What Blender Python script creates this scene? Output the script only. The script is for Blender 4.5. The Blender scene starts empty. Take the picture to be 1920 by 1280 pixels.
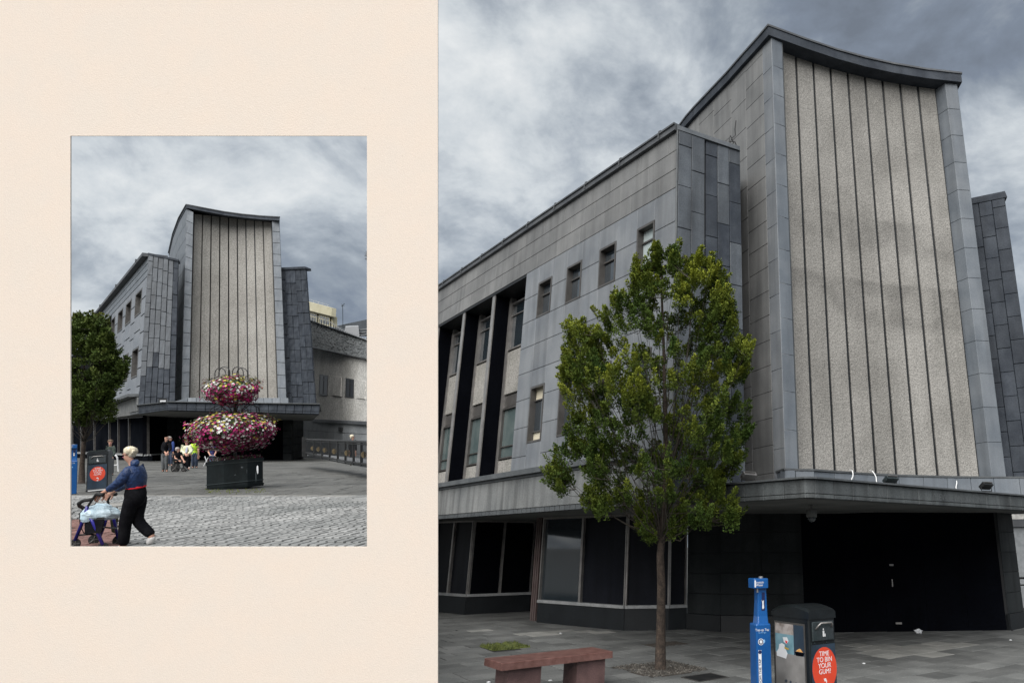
import bpy, math, random
from mathutils import Vector, Matrix, noise
R0 = random.Random(7)
S = bpy.context.scene
COL = S.collection
# ---------------------------------------------------------------- camera, sky, sun, exposure
FPX, CX, CY, EYE = 1274.0, 1326.0, 640.0, 1.9
PITCH = math.atan(384 / FPX)
CAM = Vector((0, 0, EYE))
FW = Vector((0, math.cos(PITCH), math.sin(PITCH)))
UP = Vector((0, -math.sin(PITCH), math.cos(PITCH)))
RT = Vector((1, 0, 0))
cd = bpy.data.cameras.new('camera'); cam = bpy.data.objects.new('camera', cd); COL.objects.link(cam)
cam.location = CAM; cam.rotation_euler = (math.pi / 2 + PITCH, 0, 0)
cd.sensor_fit = 'HORIZONTAL'; cd.sensor_width = 36; cd.lens = 36 * FPX / 1920
cd.shift_x = (960 - CX) / 1920; cd.shift_y = 0.0
cd.clip_start = 0.1; cd.clip_end = 2000
S.camera = cam

SUN_EL, SUN_AZ = math.radians(44), math.radians(190)   # compass-like: the sun stands behind the viewer, to the left
sdir = Vector((math.sin(SUN_AZ) * math.cos(SUN_EL), math.cos(SUN_AZ) * math.cos(SUN_EL), math.sin(SUN_EL)))
ld = bpy.data.lights.new('sun', 'SUN'); ld.energy = 1.5; ld.angle = math.radians(70); ld.color = (1, .98, .955)
sun = bpy.data.objects.new('sun', ld); COL.objects.link(sun); sun.location = (-20, -20, 40)
sun.rotation_euler = (-sdir).to_track_quat('-Z', 'Y').to_euler()

W = bpy.data.worlds.new('World'); S.world = W; W.use_nodes = True
nt = W.node_tree; nt.nodes.clear(); N = nt.nodes.new; LK = nt.links.new
def nd(tree, t, **k):
    n = tree.nodes.new(t)
    for a, b in k.items(): setattr(n, a, b)
    return n
out = N('ShaderNodeOutputWorld'); bg = N('ShaderNodeBackground'); bg.inputs[1].default_value = 0.1
sky = N('ShaderNodeTexSky'); sky.sky_type = 'NISHITA'; sky.sun_disc = False
sky.sun_elevation = SUN_EL; sky.sun_rotation = SUN_AZ; sky.air_density = 1.0; sky.dust_density = 2.0
tc = N('ShaderNodeTexCoord'); sep = N('ShaderNodeSeparateXYZ'); LK(tc.outputs['Generated'], sep.inputs[0])
def wm(op, a, b=None, c=None):
    n = N('ShaderNodeMath'); n.operation = op
    for i, v in enumerate((a, b, c)):
        if v is None: continue
        if isinstance(v, (int, float)): n.inputs[i].default_value = v
        else: LK(v, n.inputs[i])
    return n.outputs[0]
den = wm('ADD', wm('MAXIMUM', sep.outputs[2], 0.0), 0.42)      # cloud layer seen in perspective
cx_ = wm('DIVIDE', sep.outputs[0], den); cy_ = wm('DIVIDE', sep.outputs[1], den)
cmb = N('ShaderNodeCombineXYZ'); LK(cx_, cmb.inputs[0]); LK(cy_, cmb.inputs[1]); cmb.inputs[2].default_value = 3.1
def wnoise(scale, detail, rough, dist, w=0.0, off=(0, 0, 0)):
    m = N('ShaderNodeVectorMath'); m.operation = 'ADD'; LK(cmb.outputs[0], m.inputs[0]); m.inputs[1].default_value = off
    n = N('ShaderNodeTexNoise'); n.inputs['Scale'].default_value = scale; n.inputs['Detail'].default_value = detail
    n.inputs['Roughness'].default_value = rough; n.inputs['Distortion'].default_value = dist
    LK(m.outputs[0], n.inputs['Vector']); return n.outputs['Fac']
n1 = wnoise(1.9, 8, .56, .25, off=(4.2, 1.0, 0)); n2 = wnoise(5.6, 7, .62, .3, off=(1.0, 7.0, 2))
lft = wm('ADD', wm('MULTIPLY', sep.outputs[0], -0.11), 0.015)                       # the cloud thins towards the left of the view
v = wm('ADD', wm('MULTIPLY_ADD', wm('ADD', wm('MULTIPLY', n1, .66), wm('MULTIPLY', n2, .34)), 1.75, -.375), lft)
cr = N('ShaderNodeValToRGB'); LK(v, cr.inputs[0])
e = cr.color_ramp.elements
EXPO = 1.72; kx = 10.0 / (2 ** EXPO)
def sk(r, g, b):                                                   # display colour -> radiance for this exposure
    f = lambda c: ((c / 255 + .055) / 1.055) ** 2.4 * kx
    return (f(r), f(g), f(b), 1)
e[0].position = .33; e[0].color = sk(114, 122, 133)
e[1].position = .80; e[1].color = sk(238, 240, 240)
for p, c in ((.43, (128, 138, 152)), (.50, (149, 158, 168)), (.57, (175, 183, 191)), (.66, (208, 214, 218))):
    q = e.new(p); q.color = sk(*c)
mx = N('ShaderNodeMix'); mx.data_type = 'RGBA'; mx.inputs[0].default_value = .97
LK(sky.outputs[0], mx.inputs[6]); LK(cr.outputs[0], mx.inputs[7])
LK(mx.outputs[2], bg.inputs[0]); LK(bg.outputs[0], out.inputs[0])
S.view_settings.view_transform = 'Standard'; S.view_settings.look = 'None'
S.view_settings.exposure = EXPO; S.view_settings.gamma = 1; S.view_settings.use_curve_mapping = False
S.render.engine = 'CYCLES'
S.cycles.max_bounces = 6

# ---------------------------------------------------------------- measuring helpers
def ray(px, py): return RT * ((px - CX) / FPX) - UP * ((py - CY) / FPX) + FW
def Q(px, py, z): return CAM + ray(px, py) * z                     # point at camera depth z
def gnd(px, py, h=0.0):
    d = ray(px, py); return CAM + d * ((h - EYE) / d.z)
def proj(P):
    v = P - CAM; z = v.dot(FW); return CX + FPX * v.dot(RT) / z, CY - FPX * v.dot(UP) / z
def V(*a): return Vector(a)
# second, tilted ground (the view through the board's opening)
N2 = (UP + FW * ((835 - 640) / FPX)).normalized()                  # its normal: horizon line level at y = 835
EYE2 = 1.5
def gnd2(px, py, h=0.0):
    d = ray(px, py); t = (h - EYE2) / N2.dot(d); return CAM + d * t
UP2 = (RT * (430 - CX) / FPX + UP * (9000 / FPX) + FW).normalized()   # plumb line of that scene
_f = ray(410, 835); F2 = (_f - UP2 * _f.dot(UP2)).normalized(); R2 = F2.cross(UP2)
M2 = Matrix((R2, F2, UP2)).transposed()
def frame2(P, yaw=0.0, s=1.0):                                     # matrix of a thing standing in that scene
    return Matrix.Translation(P) @ (M2 @ Matrix.Rotation(yaw, 3, 'Z')).to_4x4() @ Matrix.Scale(s, 4)
def frame1(P, yaw=0.0, s=1.0): return Matrix.Translation(P) @ Matrix.Rotation(yaw, 4, 'Z') @ Matrix.Scale(s, 4)

# ---------------------------------------------------------------- materials
MATS = {}
def mat(name, c1, c2=None, rough=.8, scale=3.0, speck=0.0, sscale=60.0, var=0.0, streak=0.0, bump=0.0, bscale=25.0,
        metal=0.0, spec=.5, coat=0.0, tint=None, zstain=None, detail=6):
    m = bpy.data.materials.new(name); m.use_nodes = True; t = m.node_tree; t.nodes.clear()
    L = t.links.new
    o = nd(t, 'ShaderNodeOutputMaterial'); b = nd(t, 'ShaderNodeBsdfPrincipled'); L(b.outputs[0], o.inputs[0])
    b.inputs['Roughness'].default_value = rough; b.inputs['Metallic'].default_value = metal
    b.inputs['Specular IOR Level'].default_value = spec; b.inputs['Coat Weight'].default_value = coat
    c1 = tuple(c1) + (1,); c2 = tuple(c2 or c1[:3]) + (1,)
    tcn = nd(t, 'ShaderNodeTexCoord')
    def nz(sc, det, vec=None):
        n = nd(t, 'ShaderNodeTexNoise'); n.inputs['Scale'].default_value = sc; n.inputs['Detail'].default_value = det
        L(vec or tcn.outputs['Object'], n.inputs['Vector']); return n.outputs['Fac']
    def mr(v, a, b_, c, d):
        n = nd(t, 'ShaderNodeMapRange'); L(v, n.inputs[0])
        for i, x in enumerate((a, b_, c, d)): n.inputs[i + 1].default_value = x
        return n.outputs[0]
    mixn = nd(t, 'ShaderNodeMix', data_type='RGBA'); L(mr(nz(scale, detail), .35, .65, 0, 1), mixn.inputs[0])
    mixn.inputs[6].default_value = c1; mixn.inputs[7].default_value = c2
    cur = mixn.outputs[2]
    def mul(val):
        nonlocal cur
        n = nd(t, 'ShaderNodeMix', data_type='RGBA', blend_type='MULTIPLY'); n.inputs[0].default_value = 1
        L(cur, n.inputs[6]); L(val, n.inputs[7]); cur = n.outputs[2]
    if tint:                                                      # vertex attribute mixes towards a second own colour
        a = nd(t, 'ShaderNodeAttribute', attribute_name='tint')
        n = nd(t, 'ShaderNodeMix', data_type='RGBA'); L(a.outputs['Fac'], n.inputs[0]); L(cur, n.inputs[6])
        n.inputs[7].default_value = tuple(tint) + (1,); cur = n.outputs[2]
    if speck: mul(mr(nz(sscale, 3), .38, .62, 1 - speck, 1 + speck))
    if streak:
        mp = nd(t, 'ShaderNodeMapping'); mp.inputs['Scale'].default_value = (4, 4, .35); L(tcn.outputs['Object'], mp.inputs[0])
        mul(mr(nz(1.2, 5, mp.outputs[0]), .42, .72, 1.0 + streak * .3, 1 - streak))
    if zstain:                                                    # weathering band of given heights
        sx = nd(t, 'ShaderNodeSeparateXYZ'); L(tcn.outputs['Object'], sx.inputs[0])
        for (za, zb, amt) in zstain:
            r = nd(t, 'ShaderNodeMapRange', interpolation_type='SMOOTHSTEP'); L(sx.outputs[2], r.inputs[0])
            r.inputs[1].default_value = za; r.inputs[2].default_value = za + .35 * (zb - za) ; r.inputs[3].default_value = 0; r.inputs[4].default_value = 1
            r2 = nd(t, 'ShaderNodeMapRange', interpolation_type='SMOOTHSTEP'); L(sx.outputs[2], r2.inputs[0])
            r2.inputs[1].default_value = zb; r2.inputs[2].default_value = zb + .12 * (zb - za); r2.inputs[3].default_value = 1; r2.inputs[4].default_value = 0
            mm = nd(t, 'ShaderNodeMath', operation='MULTIPLY'); L(r.outputs[0], mm.inputs[0]); L(r2.outputs[0], mm.inputs[1])
            mk = nd(t, 'ShaderNodeMath', operation='MULTIPLY'); L(mm.outputs[0], mk.inputs[0]); L(mr(nz(1.1, 5), .4, .62, 0, 1), mk.inputs[1])
            mul(mr(mk.outputs[0], 0, 1, 1, 1 - amt))
    if var:
        oi = nd(t, 'ShaderNodeObjectInfo'); g = nd(t, 'ShaderNodeNewGeometry')
        ad = nd(t, 'ShaderNodeMath', operation='ADD'); L(oi.outputs['Random'], ad.inputs[0]); L(g.outputs['Random Per Island'], ad.inputs[1])
        fr = nd(t, 'ShaderNodeMath', operation='FRACT'); L(ad.outputs[0], fr.inputs[0])
        mul(mr(fr.outputs[0], 0, 1, 1 - var, 1 + var))
    L(cur, b.inputs['Base Color'])
    if bump:
        bp = nd(t, 'ShaderNodeBump'); bp.inputs['Strength'].default_value = bump; bp.inputs['Distance'].default_value = .02
        L(nz(bscale, 4), bp.inputs['Height']); L(bp.outputs[0], b.inputs['Normal'])
    MATS[name] = m; return m
G = 'granite'
mat('granite', (.140, .152, .166), (.188, .198, .207), .62, 1.3, .10, 90, .09, .22, .15, 60)
mat('granite_warm', (.135, .137, .136), (.188, .188, .184), .7, 1.2, .10, 90, .07, .25, .15, 60, zstain=None)
mat('granite_blue', (.118, .136, .156), (.165, .182, .200), .55, 1.6, .10, 90, .07, .20, .12, 60)
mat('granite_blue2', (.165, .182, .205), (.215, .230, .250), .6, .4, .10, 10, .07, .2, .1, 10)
mat('slate', (.027, .033, .043), (.050, .058, .070), .7, 2.2, .12, 40, .14, .25, .2, 30, spec=.25)
mat('slate_mid', (.058, .067, .078), (.085, .096, .108), .55, 2.2, .12, 40, .15, .35, .2, 30)
mat('slate_light', (.088, .098, .108), (.13, .14, .15), .5, 2.2, .12, 40, .20, .25, .2, 30)
mat('joint', (.035, .036, .038), None, .95)
mat('aggregate', (.215, .206, .188), (.290, .278, .256), .9, .8, .30, 48, .04, .10, .8, 22, zstain=[(6.45, 7.6, .34), (8.2, 9.2, .24), (12.3, 13.6, .22)])
mat('aggregate_far', (.240, .228, .206), (.315, .302, .276), .9, .25, .25, 12, .04, .08, .6, 5, zstain=None)
mat('concrete', (.135, .142, .142), (.205, .208, .202), .85, .9, .12, 40, .05, .45, .25, 30)
mat('pebble_panel', (.25, .24, .215), (.31, .295, .27), .9, 1.5, .3, 30, .05, .15, .5, 30)
mat('coping', (.055, .060, .068), (.09, .095, .10), .6, 2, .1, 30, .05, .15)
mat('coping_light', (.060, .066, .070), (.095, .102, .105), .6, 2, .1, 30, .05, .15)
mat('black_stone', (.004, .0055, .007), (.008, .010, .012), .5, 2, .2, 40, .15, .2)
mat('dark_stone', (.015, .0175, .0185), (.028, .031, .032), .7, 1.5, .15, 50, .15, .3, .1, 40, spec=.15)
mat('fascia_stone', (.050, .057, .059), (.088, .096, .097), .7, 1.1, .15, 40, .12, .5, .2, 30)
mat('soffit', (.12, .125, .122), (.17, .172, .166), .85, 1.2, .08, 30, 0, .0)
mat('board_black', (.0012, .0015, .0030), (.0022, .0027, .0046), .8, 1.3, .2, 20, .1, .2, spec=.04)
mat('bay_board', (.005, .006, .010), (.010, .011, .016), .4, .8, .1, 20, .1, .35, spec=.16)
mat('far_board', (.004, .005, .007), (.009, .010, .013), .95, .3, .1, 20, .1, .2, spec=.0)
mat('glass', (.02, .028, .034), (.03, .038, .045), .04, 1, spec=.9, coat=.6)
mat('glass_green', (.08, .11, .11), (.13, .16, .155), .10, 2, spec=.8, coat=.5)
mat('blind', (.55, .50, .38), (.62, .56, .42), .7, 3)
mat('steel', (.25, .24, .23), (.36, .34, .32), .38, 4, .08, 40, .05, .1, metal=.6)
mat('steel_dark', (.07, .065, .06), (.10, .095, .09), .45, 4, metal=.3)
mat('sill_metal', (.26, .265, .265), (.36, .365, .365), .45, 4, .1, 30)
mat('pale_reflection', (.36, .42, .42), (.42, .47, .46), .25, 2)  # opaque pane colour that stands in for the sky's reflection
mat('white_metal', (.62, .63, .64), (.7, .7, .7), .4, 4)
mat('pink_frame', (.10, .07, .065), (.13, .095, .09), .5, 4)
mat('paving', (.098, .101, .097), (.150, .152, .145), .78, 1.7, .14, 45, .26, 0, .3, 40)
mat('paving_pale', (.20, .20, .185), (.27, .265, .245), .78, 2.5, .1, 45, .12, 0, .3, 40)
mat('grout', (.022, .022, .021), (.034, .034, .032), .95, 5)
mat('ground', (.07, .07, .066), (.10, .10, .094), .9, .8)
mat('bench_red', (.130, .062, .052), (.200, .105, .090), .32, 9, .25, 120, 0, .1, .05, 80)
mat('bench_leg', (.085, .048, .046), (.13, .075, .07), .65, 6, .25, 100, .1, .2, .2, 50)
mat('bark', (.034, .024, .018), (.075, .054, .040), .9, 14, .3, 50, 0, .5, .8, 30)
mat('twig', (.030, .026, .020), (.055, .045, .034), .9, 14)
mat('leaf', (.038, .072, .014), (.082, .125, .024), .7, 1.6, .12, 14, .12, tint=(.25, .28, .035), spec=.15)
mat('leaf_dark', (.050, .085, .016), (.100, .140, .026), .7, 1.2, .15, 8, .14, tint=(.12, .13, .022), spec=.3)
mat('moss', (.07, .09, .022), (.13, .15, .03), .9, 14, .3, 60, .3)
mat('soil', (.035, .028, .022), (.075, .062, .05), .95, 30, .5, 90)
mat('pebble', (.040, .036, .030), (.12, .11, .095), .8, 8, .2, 60, .6)
mat('blue_paint', (.004, .075, .26), (.006, .090, .30), .3, 2, .04, 30, 0, .06, coat=.3)
mat('blue_dark', (.012, .018, .075), None, .4)
mat('white_print', (.72, .73, .74), None, .6)
mat('pale_print', (.20, .42, .68), None, .6)
mat('bin_black', (.006, .008, .009), (.012, .015, .017), .30, 3, .15, 30, 0, .2, coat=.2)
mat('bin_grey', (.018, .028, .030), (.035, .042, .046), .5, 5, .15, 40)
mat('dark_print', (.02, .03, .045), (.03, .05, .075), .35, 4)
mat('red_print', (.62, .055, .022), (.68, .07, .03), .45, 5)
mat('sea_print', (.10, .22, .27), (.20, .34, .40), .45, 7)
mat('grey_print', (.13, .125, .12), (.26, .25, .24), .45, 3)
mat('brown_print', (.16, .13, .11), (.42, .38, .36), .45, 9)
mat('beak_print', (.45, .30, .05), None, .5)
mat('orange_print', (.60, .24, .05), (.8, .5, .2), .5, 60)
mat('paper', (.872, .770, .672), (.892, .772, .664), .92, 5.5, .022, 140, 0, 0, .12, 160, spec=.2)
mat('paper_fleck', (.60, .53, .44), None, .95)
mat('board_edge', (.75, .68, .60), None, .9)
mat('cable', (.75, .75, .74), None, .5)
mat('iron', (.010, .011, .012), (.022, .022, .022), .5, 5)
mat('gold', (.16, .12, .06), (.08, .06, .03), .5, 6)
mat('planter', (.006, .010, .011), (.010, .014, .015), .6, 1.5, .15, 8, 0, .3, spec=.2)
mat('planter_trim', (.03, .04, .042), None, .4)
mat('sett', (.19, .195, .19), (.32, .32, .31), .8, .5, .05, 12, .17, 0, .3, 12)
mat('sett_pale', (.20, .195, .18), (.29, .28, .26), .85, .8, .1, 10, .12, 0, .2, 12)
mat('paving_far', (.080, .080, .074), (.125, .124, .115), .8, .45, .1, 8, .13, 0, .2, 10)
mat('brick_red', (.15, .075, .062), (.24, .13, .11), .85, 1.5, .1, 10, .22, 0, .2, 12)
mat('skin', (.50, .27, .19), (.58, .33, .24), .55, 8)
mat('hair_blond', (.60, .52, .36), (.78, .70, .54), .6, 25, .2, 60)
mat('hair_brown', (.10, .065, .04), (.16, .10, .06), .6, 30)
mat('hair_grey', (.34, .30, .27), (.45, .40, .36), .6, 30)
mat('navy_quilt', (.009, .026, .085), (.018, .045, .130), .5, 7, .25, 30, 0, 0, .9, 26)
mat('black_cloth', (.005, .005, .007), (.010, .010, .012), .9, 8, .2, 30, spec=.1)
mat('red_cloth', (.62, .010, .018), (.7, .02, .03), .8, 8)
mat('green_cloth', (.020, .032, .026), (.04, .055, .045), .85, 8, .2, 30)
mat('olive_cloth', (.055, .062, .032), (.08, .085, .045), .85, 8)
mat('blue_cloth', (.012, .035, .15), (.02, .05, .2), .8, 8)
mat('jeans', (.035, .05, .085), (.055, .075, .12), .85, 8)
mat('grey_cloth', (.10, .11, .115), (.15, .155, .16), .85, 8)
mat('cream_cloth', (.62, .64, .42), (.72, .72, .52), .8, 8)
mat('lilac_cloth', (.35, .36, .50), (.45, .46, .6), .8, 8)
mat('hivis', (.50, .78, .04), (.55, .85, .06), .6, 8)
mat('rubber', (.012, .012, .012), None, .7)
mat('walker_blue', (.022, .018, .22), (.03, .025, .28), .3, 4, coat=.4)
mat('bag_blue', (.45, .60, .68), (.62, .74, .80), .45, 6, .1, 20, 0, 0, .9, 9)
mat('shoe_white', (.62, .60, .58), (.7, .68, .66), .7, 9)
mat('cream_wall', (.42, .39, .27), (.50, .47, .34), .85, .8)
mat('cream_dark', (.16, .145, .10), None, .85)
mat('shingle', (.075, .083, .085), (.115, .12, .12), .75, 2, .15, 10, .3)
mat('render_wall', (.42, .41, .38), (.53, .52, .49), .9, .35, .25, 5, .05, .18, .4, 6)
mat('grey_block', (.22, .235, .245), (.29, .305, .315), .8, .5, .1, 8, .07, .12)
mat('roof_dark', (.045, .052, .062), (.07, .08, .09), .6, 1)
mat('fence_pale', (.35, .36, .37), None, .6)
for _n, _c in (('petal_magenta', (.42, .010, .14)), ('petal_pink', (.60, .09, .27)), ('petal_white', (.82, .80, .76)),
               ('petal_yellow', (.62, .55, .08)), ('petal_dark', (.16, .008, .06)), ('foliage', (.05, .085, .02))):
    _c = tuple(x * .95 for x in _c); mat(_n, _c, tuple(x * .6 for x in _c), .7, 5, .2, 9, .25)

# ---------------------------------------------------------------- object helpers
def tag(o, label=None, cat=None, group=None, kind=None):
    if label: o['label'] = label
    if cat: o['category'] = cat
    if group: o['group'] = group
    if kind: o['kind'] = kind
    return o
INV = {}
def root(name, M, label, cat, group=None):
    o = bpy.data.objects.new(name, None); COL.objects.link(o); o.empty_display_size = .2
    if isinstance(M, Vector): M = Matrix.Translation(M)
    o.matrix_world = M; INV[o.name] = (M.copy(), M.inverted())
    return tag(o, label, cat, group)
def link(name, me, mats, parent=None, smooth=False):
    o = bpy.data.objects.new(name, me); COL.objects.link(o)
    for m in ([mats] if isinstance(mats, str) else mats): me.materials.append(MATS[m])
    if smooth: me.shade_smooth()
    if parent: o.parent = parent
    INV[o.name] = INV[parent.name] if parent else (Matrix.Identity(4), Matrix.Identity(4))
    return o
def part(name, verts, faces, mats, parent=None, smooth=False, world=True, mi=None, kind=None):
    """one mesh; verts in world space (world=True) or in the parent thing's own frame"""
    me = bpy.data.meshes.new(name)
    if world and parent:
        inv = INV[parent.name][1]; verts = [inv @ Vector(v) for v in verts]
    me.from_pydata([tuple(v) for v in verts], [], faces); me.update()
    if mi: me.polygons.foreach_set('material_index', mi)
    o = link(name, me, mats, parent, smooth)
    if kind: o['kind'] = kind
    return o
class MB:
    def __init__(s): s.v = []; s.f = []; s.m = []
    def add(s, vs, fs, m=0):
        k = len(s.v); s.v += [Vector(v) for v in vs]; s.f += [[i + k for i in f] for f in fs]; s.m += [m] * len(fs)
    def box(s, c, h, m=0, rot=None, bev=0.0):
        c = Vector(c); X = [Vector((h[0], 0, 0)), Vector((0, h[1], 0)), Vector((0, 0, h[2]))]
        if rot is not None: X = [rot @ x for x in X]
        vs = [c + X[0] * i + X[1] * j + X[2] * k for k in (-1, 1) for j in (-1, 1) for i in (-1, 1)]
        s.add(vs, [(0, 2, 3, 1), (4, 5, 7, 6), (0, 1, 5, 4), (2, 6, 7, 3), (0, 4, 6, 2), (1, 3, 7, 5)], m)
    def hexa(s, b, t, m=0):                                       # b, t: matching lists of bottom and top points
        n = len(b); s.add(list(b) + list(t), [tuple(range(n - 1, -1, -1)), tuple(range(n, 2 * n))] +
                          [(i, (i + 1) % n, n + (i + 1) % n, n + i) for i in range(n)], m)
    def tube(s, pts, rad, n=8, m=0, caps=True):
        pts = [Vector(p) for p in pts]; k0 = len(s.v); rs = rad if isinstance(rad, (list, tuple)) else [rad] * len(pts)
        ax = None
        for i, p in enumerate(pts):
            d = (pts[min(i + 1, len(pts) - 1)] - pts[max(i - 1, 0)])
            d = d.normalized() if d.length > 1e-9 else Vector((0, 0, 1))
            if ax is None: ax = d.orthogonal().normalized()
            else:
                ax = ax - d * ax.dot(d); ax = ax.normalized() if ax.length > 1e-6 else d.orthogonal().normalized()
            b = d.cross(ax)
            for j in range(n):
                a = 2 * math.pi * j / n; s.v.append(p + (ax * math.cos(a) + b * math.sin(a)) * rs[i])
        for i in range(len(pts) - 1):
            for j in range(n):
                a = k0 + i * n + j; b_ = k0 + i * n + (j + 1) % n
                s.f.append([a, b_, b_ + n, a + n]); s.m.append(m)
        if caps:
            s.f.append([k0 + j for j in range(n)][::-1]); s.m.append(m)
            s.f.append([k0 + (len(pts) - 1) * n + j for j in range(n)]); s.m.append(m)
    def lathe(s, prof, n=16, c=(0, 0, 0), m=0, axis=None, sx=1.0):
        k0 = len(s.v); c = Vector(c)
        for (r, z) in prof:
            for j in range(n):
                a = 2 * math.pi * j / n; p = Vector((r * math.cos(a) * sx, r * math.sin(a), z))
                if axis is not None: p = axis @ p
                s.v.append(c + p)
        for i in range(len(prof) - 1):
            for j in range(n):
                a = k0 + i * n + j; b = k0 + i * n + (j + 1) % n
                s.f.append([a, b, b + n, a + n]); s.m.append(m)
        s.f.append([k0 + j for j in range(n)][::-1]); s.m.append(m)
        s.f.append([k0 + (len(prof) - 1) * n + j for j in range(n)]); s.m.append(m)
    def ell(s, c, r, n=10, m=0, rot=None, jit=0, rnd=R0):
        k = n // 2 + 1; k0 = len(s.v); c = Vector(c)
        for i in range(k + 1):
            t = math.pi * i / k
            for j in range(n):
                a = 2 * math.pi * j / n
                p = Vector((math.sin(t) * math.cos(a) * r[0], math.sin(t) * math.sin(a) * r[1], math.cos(t) * r[2])) * (1 + jit * (rnd.random() - .5))
                if rot is not None: p = rot @ p
                s.v.append(c + p)
        for i in range(k):
            for j in range(n):
                a = k0 + i * n + j; b = k0 + i * n + (j + 1) % n
                s.f.append([a, a + n, b + n, b]); s.m.append(m)
    def build(s, name, mats, parent=None, world=True, smooth=False, kind=None):
        return part(name, s.v, s.f, mats, parent, smooth, world, s.m, kind)

class Face:
    """a wall face: corners bottom-left, bottom-right, top-right, top-left as seen from outside"""
    def __init__(s, bl, br, tr, tl):
        s.c = [Vector(x) for x in (bl, br, tr, tl)]
        s.n = ((s.c[1] - s.c[0]).cross(s.c[3] - s.c[0]) + (s.c[1] - s.c[2]).cross(s.c[3] - s.c[2]) * -1).normalized()
        s.n = (s.c[2] - s.c[0]).cross(s.c[3] - s.c[1]).normalized()
        s.W = (s.c[1] - s.c[0]).length; s.H = (s.c[3] - s.c[0]).length
    def P(s, u, v, d=0.0):
        a, b, c, e_ = s.c
        return (a * (1 - u) + b * u) * (1 - v) + (e_ * (1 - u) + c * u) * v + s.n * d
    def uv(s, px, py):
        u, v = .5, .5
        for _ in range(30):
            x, y = proj(s.P(u, v)); x1, y1 = proj(s.P(u + .001, v)); x2, y2 = proj(s.P(u, v + .001))
            a, b, c, d = (x1 - x) / .001, (x2 - x) / .001, (y1 - y) / .001, (y2 - y) / .001
            det = a * d - b * c
            if abs(det) < 1e-9: break
            ex, ey = px - x, py - y
            u = max(-1, min(2, u + (d * ex - b * ey) / det)); v = max(-1, min(2, v + (-c * ex + a * ey) / det))
        return u, v
def slab(F, u0, u1, v0, v1, name, m, parent, d0=0.0, d1=.02, gap=.004, cham=None, hollow=True):
    """one facing slab with chamfered edge; gap and chamfer in metres"""
    gu, gv = gap / F.W, gap / F.H
    c = (cham if cham is not None else min(.008, (d1 - d0) * .4))
    cu, cv = c / F.W, c / F.H
    u0 += gu; u1 -= gu; v0 += gv; v1 -= gv
    q = [(u0, v0), (u1, v0), (u1, v1), (u0, v1)]; i_ = [(u0 + cu, v0 + cv), (u1 - cu, v0 + cv), (u1 - cu, v1 - cv), (u0 + cu, v1 - cv)]
    vs = [F.P(a, b, d0) for a, b in q] + [F.P(a, b, d1 - c) for a, b in q] + [F.P(a, b, d1) for a, b in i_]
    fs = [(8, 9, 10, 11)] + [(i, (i + 1) % 4, 4 + (i + 1) % 4, 4 + i) for i in range(4)] + [(4 + i, 4 + (i + 1) % 4, 8 + (i + 1) % 4, 8 + i) for i in range(4)] + [(3, 2, 1, 0)]
    return part(name, vs, fs, m, parent)
def fbox(mb, F, u0, u1, v0, v1, d0, d1, m=0):
    b = [F.P(u0, v0, d0), F.P(u1, v0, d0), F.P(u1, v0, d1), F.P(u0, v0, d1)]
    t = [F.P(u0, v1, d0), F.P(u1, v1, d0), F.P(u1, v1, d1), F.P(u0, v1, d1)]
    mb.hexa(b, t, m)
def window(F, u0, u1, v0, v1, parent, depth=.12, fw=.045, bars=((.72),), panes='glass', fm='steel_dark', proud=.02, vbars=(), kinds=None):
    """recessed window: reveal + frame ring + bars as one frame part, each pane a sub-part"""
    mb = MB(); a, b = fw / F.W, fw / F.H
    for (p, q, r, t) in ((u0, u0 + a, v0, v1), (u1 - a, u1, v0, v1), (u0 + a, u1 - a, v0, v0 + b), (u0 + a, u1 - a, v1 - b, v1)):
        fbox(mb, F, p, q, r, t, -depth - .03, proud)
    ub = [u0 + a] + [u0 + (u1 - u0) * x for x in vbars] + [u1 - a]
    vb = [v0 + b] + [v0 + (v1 - v0) * x for x in bars] + [v1 - b]
    for x in vb[1:-1]: fbox(mb, F, u0 + a, u1 - a, x - b * .35, x + b * .35, -depth - .02, -depth + .04)
    for x in ub[1:-1]:
        fbox(mb, F, x - a * .3, x + a * .3, v0 + b, v1 - b, -depth - .022, -depth + .035)
    w = mb.build('window', fm, parent)
    k = 0
    for i in range(len(ub) - 1):
        for j in range(len(vb) - 1):
            g = MB(); fbox(g, F, ub[i] + a * .05, ub[i + 1] - a * .05, vb[j] + b * .05, vb[j + 1] - b * .05, -depth - .012, -depth - .002)
            g.build('pane', (kinds[k] if kinds else panes), w); k += 1
    return w
def text(body, size, F, u, v, m, parent, name='lettering', rot=0.0, d=.003, align='CENTER', sx=1.0):
    cu = bpy.data.curves.new('t', 'FONT'); cu.body = body; cu.size = size; cu.align_x = align; cu.align_y = 'CENTER'; cu.extrude = .001; cu.space_line = .85
    o = bpy.data.objects.new('t', cu); COL.objects.link(o)
    dg = bpy.context.evaluated_depsgraph_get(); me0 = o.evaluated_get(dg).to_mesh()
    ex = (F.P(1, .5) - F.P(0, .5)).normalized(); ey = (F.P(.5, 1) - F.P(.5, 0)).normalized(); o0 = F.P(u, v, d)
    cs, sn = math.cos(rot), math.sin(rot)
    vs = []
    for q in me0.vertices:
        x, y = q.co.x * sx, q.co.y; x, y = x * cs - y * sn, x * sn + y * cs
        vs.append(o0 + ex * x + ey * y + F.n * q.co.z)
    fs = [tuple(p.vertices) for p in me0.polygons]
    o.evaluated_get(dg).to_mesh_clear(); bpy.data.objects.remove(o); bpy.data.curves.remove(cu)
    return part(name, vs, fs, m, parent)
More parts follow.
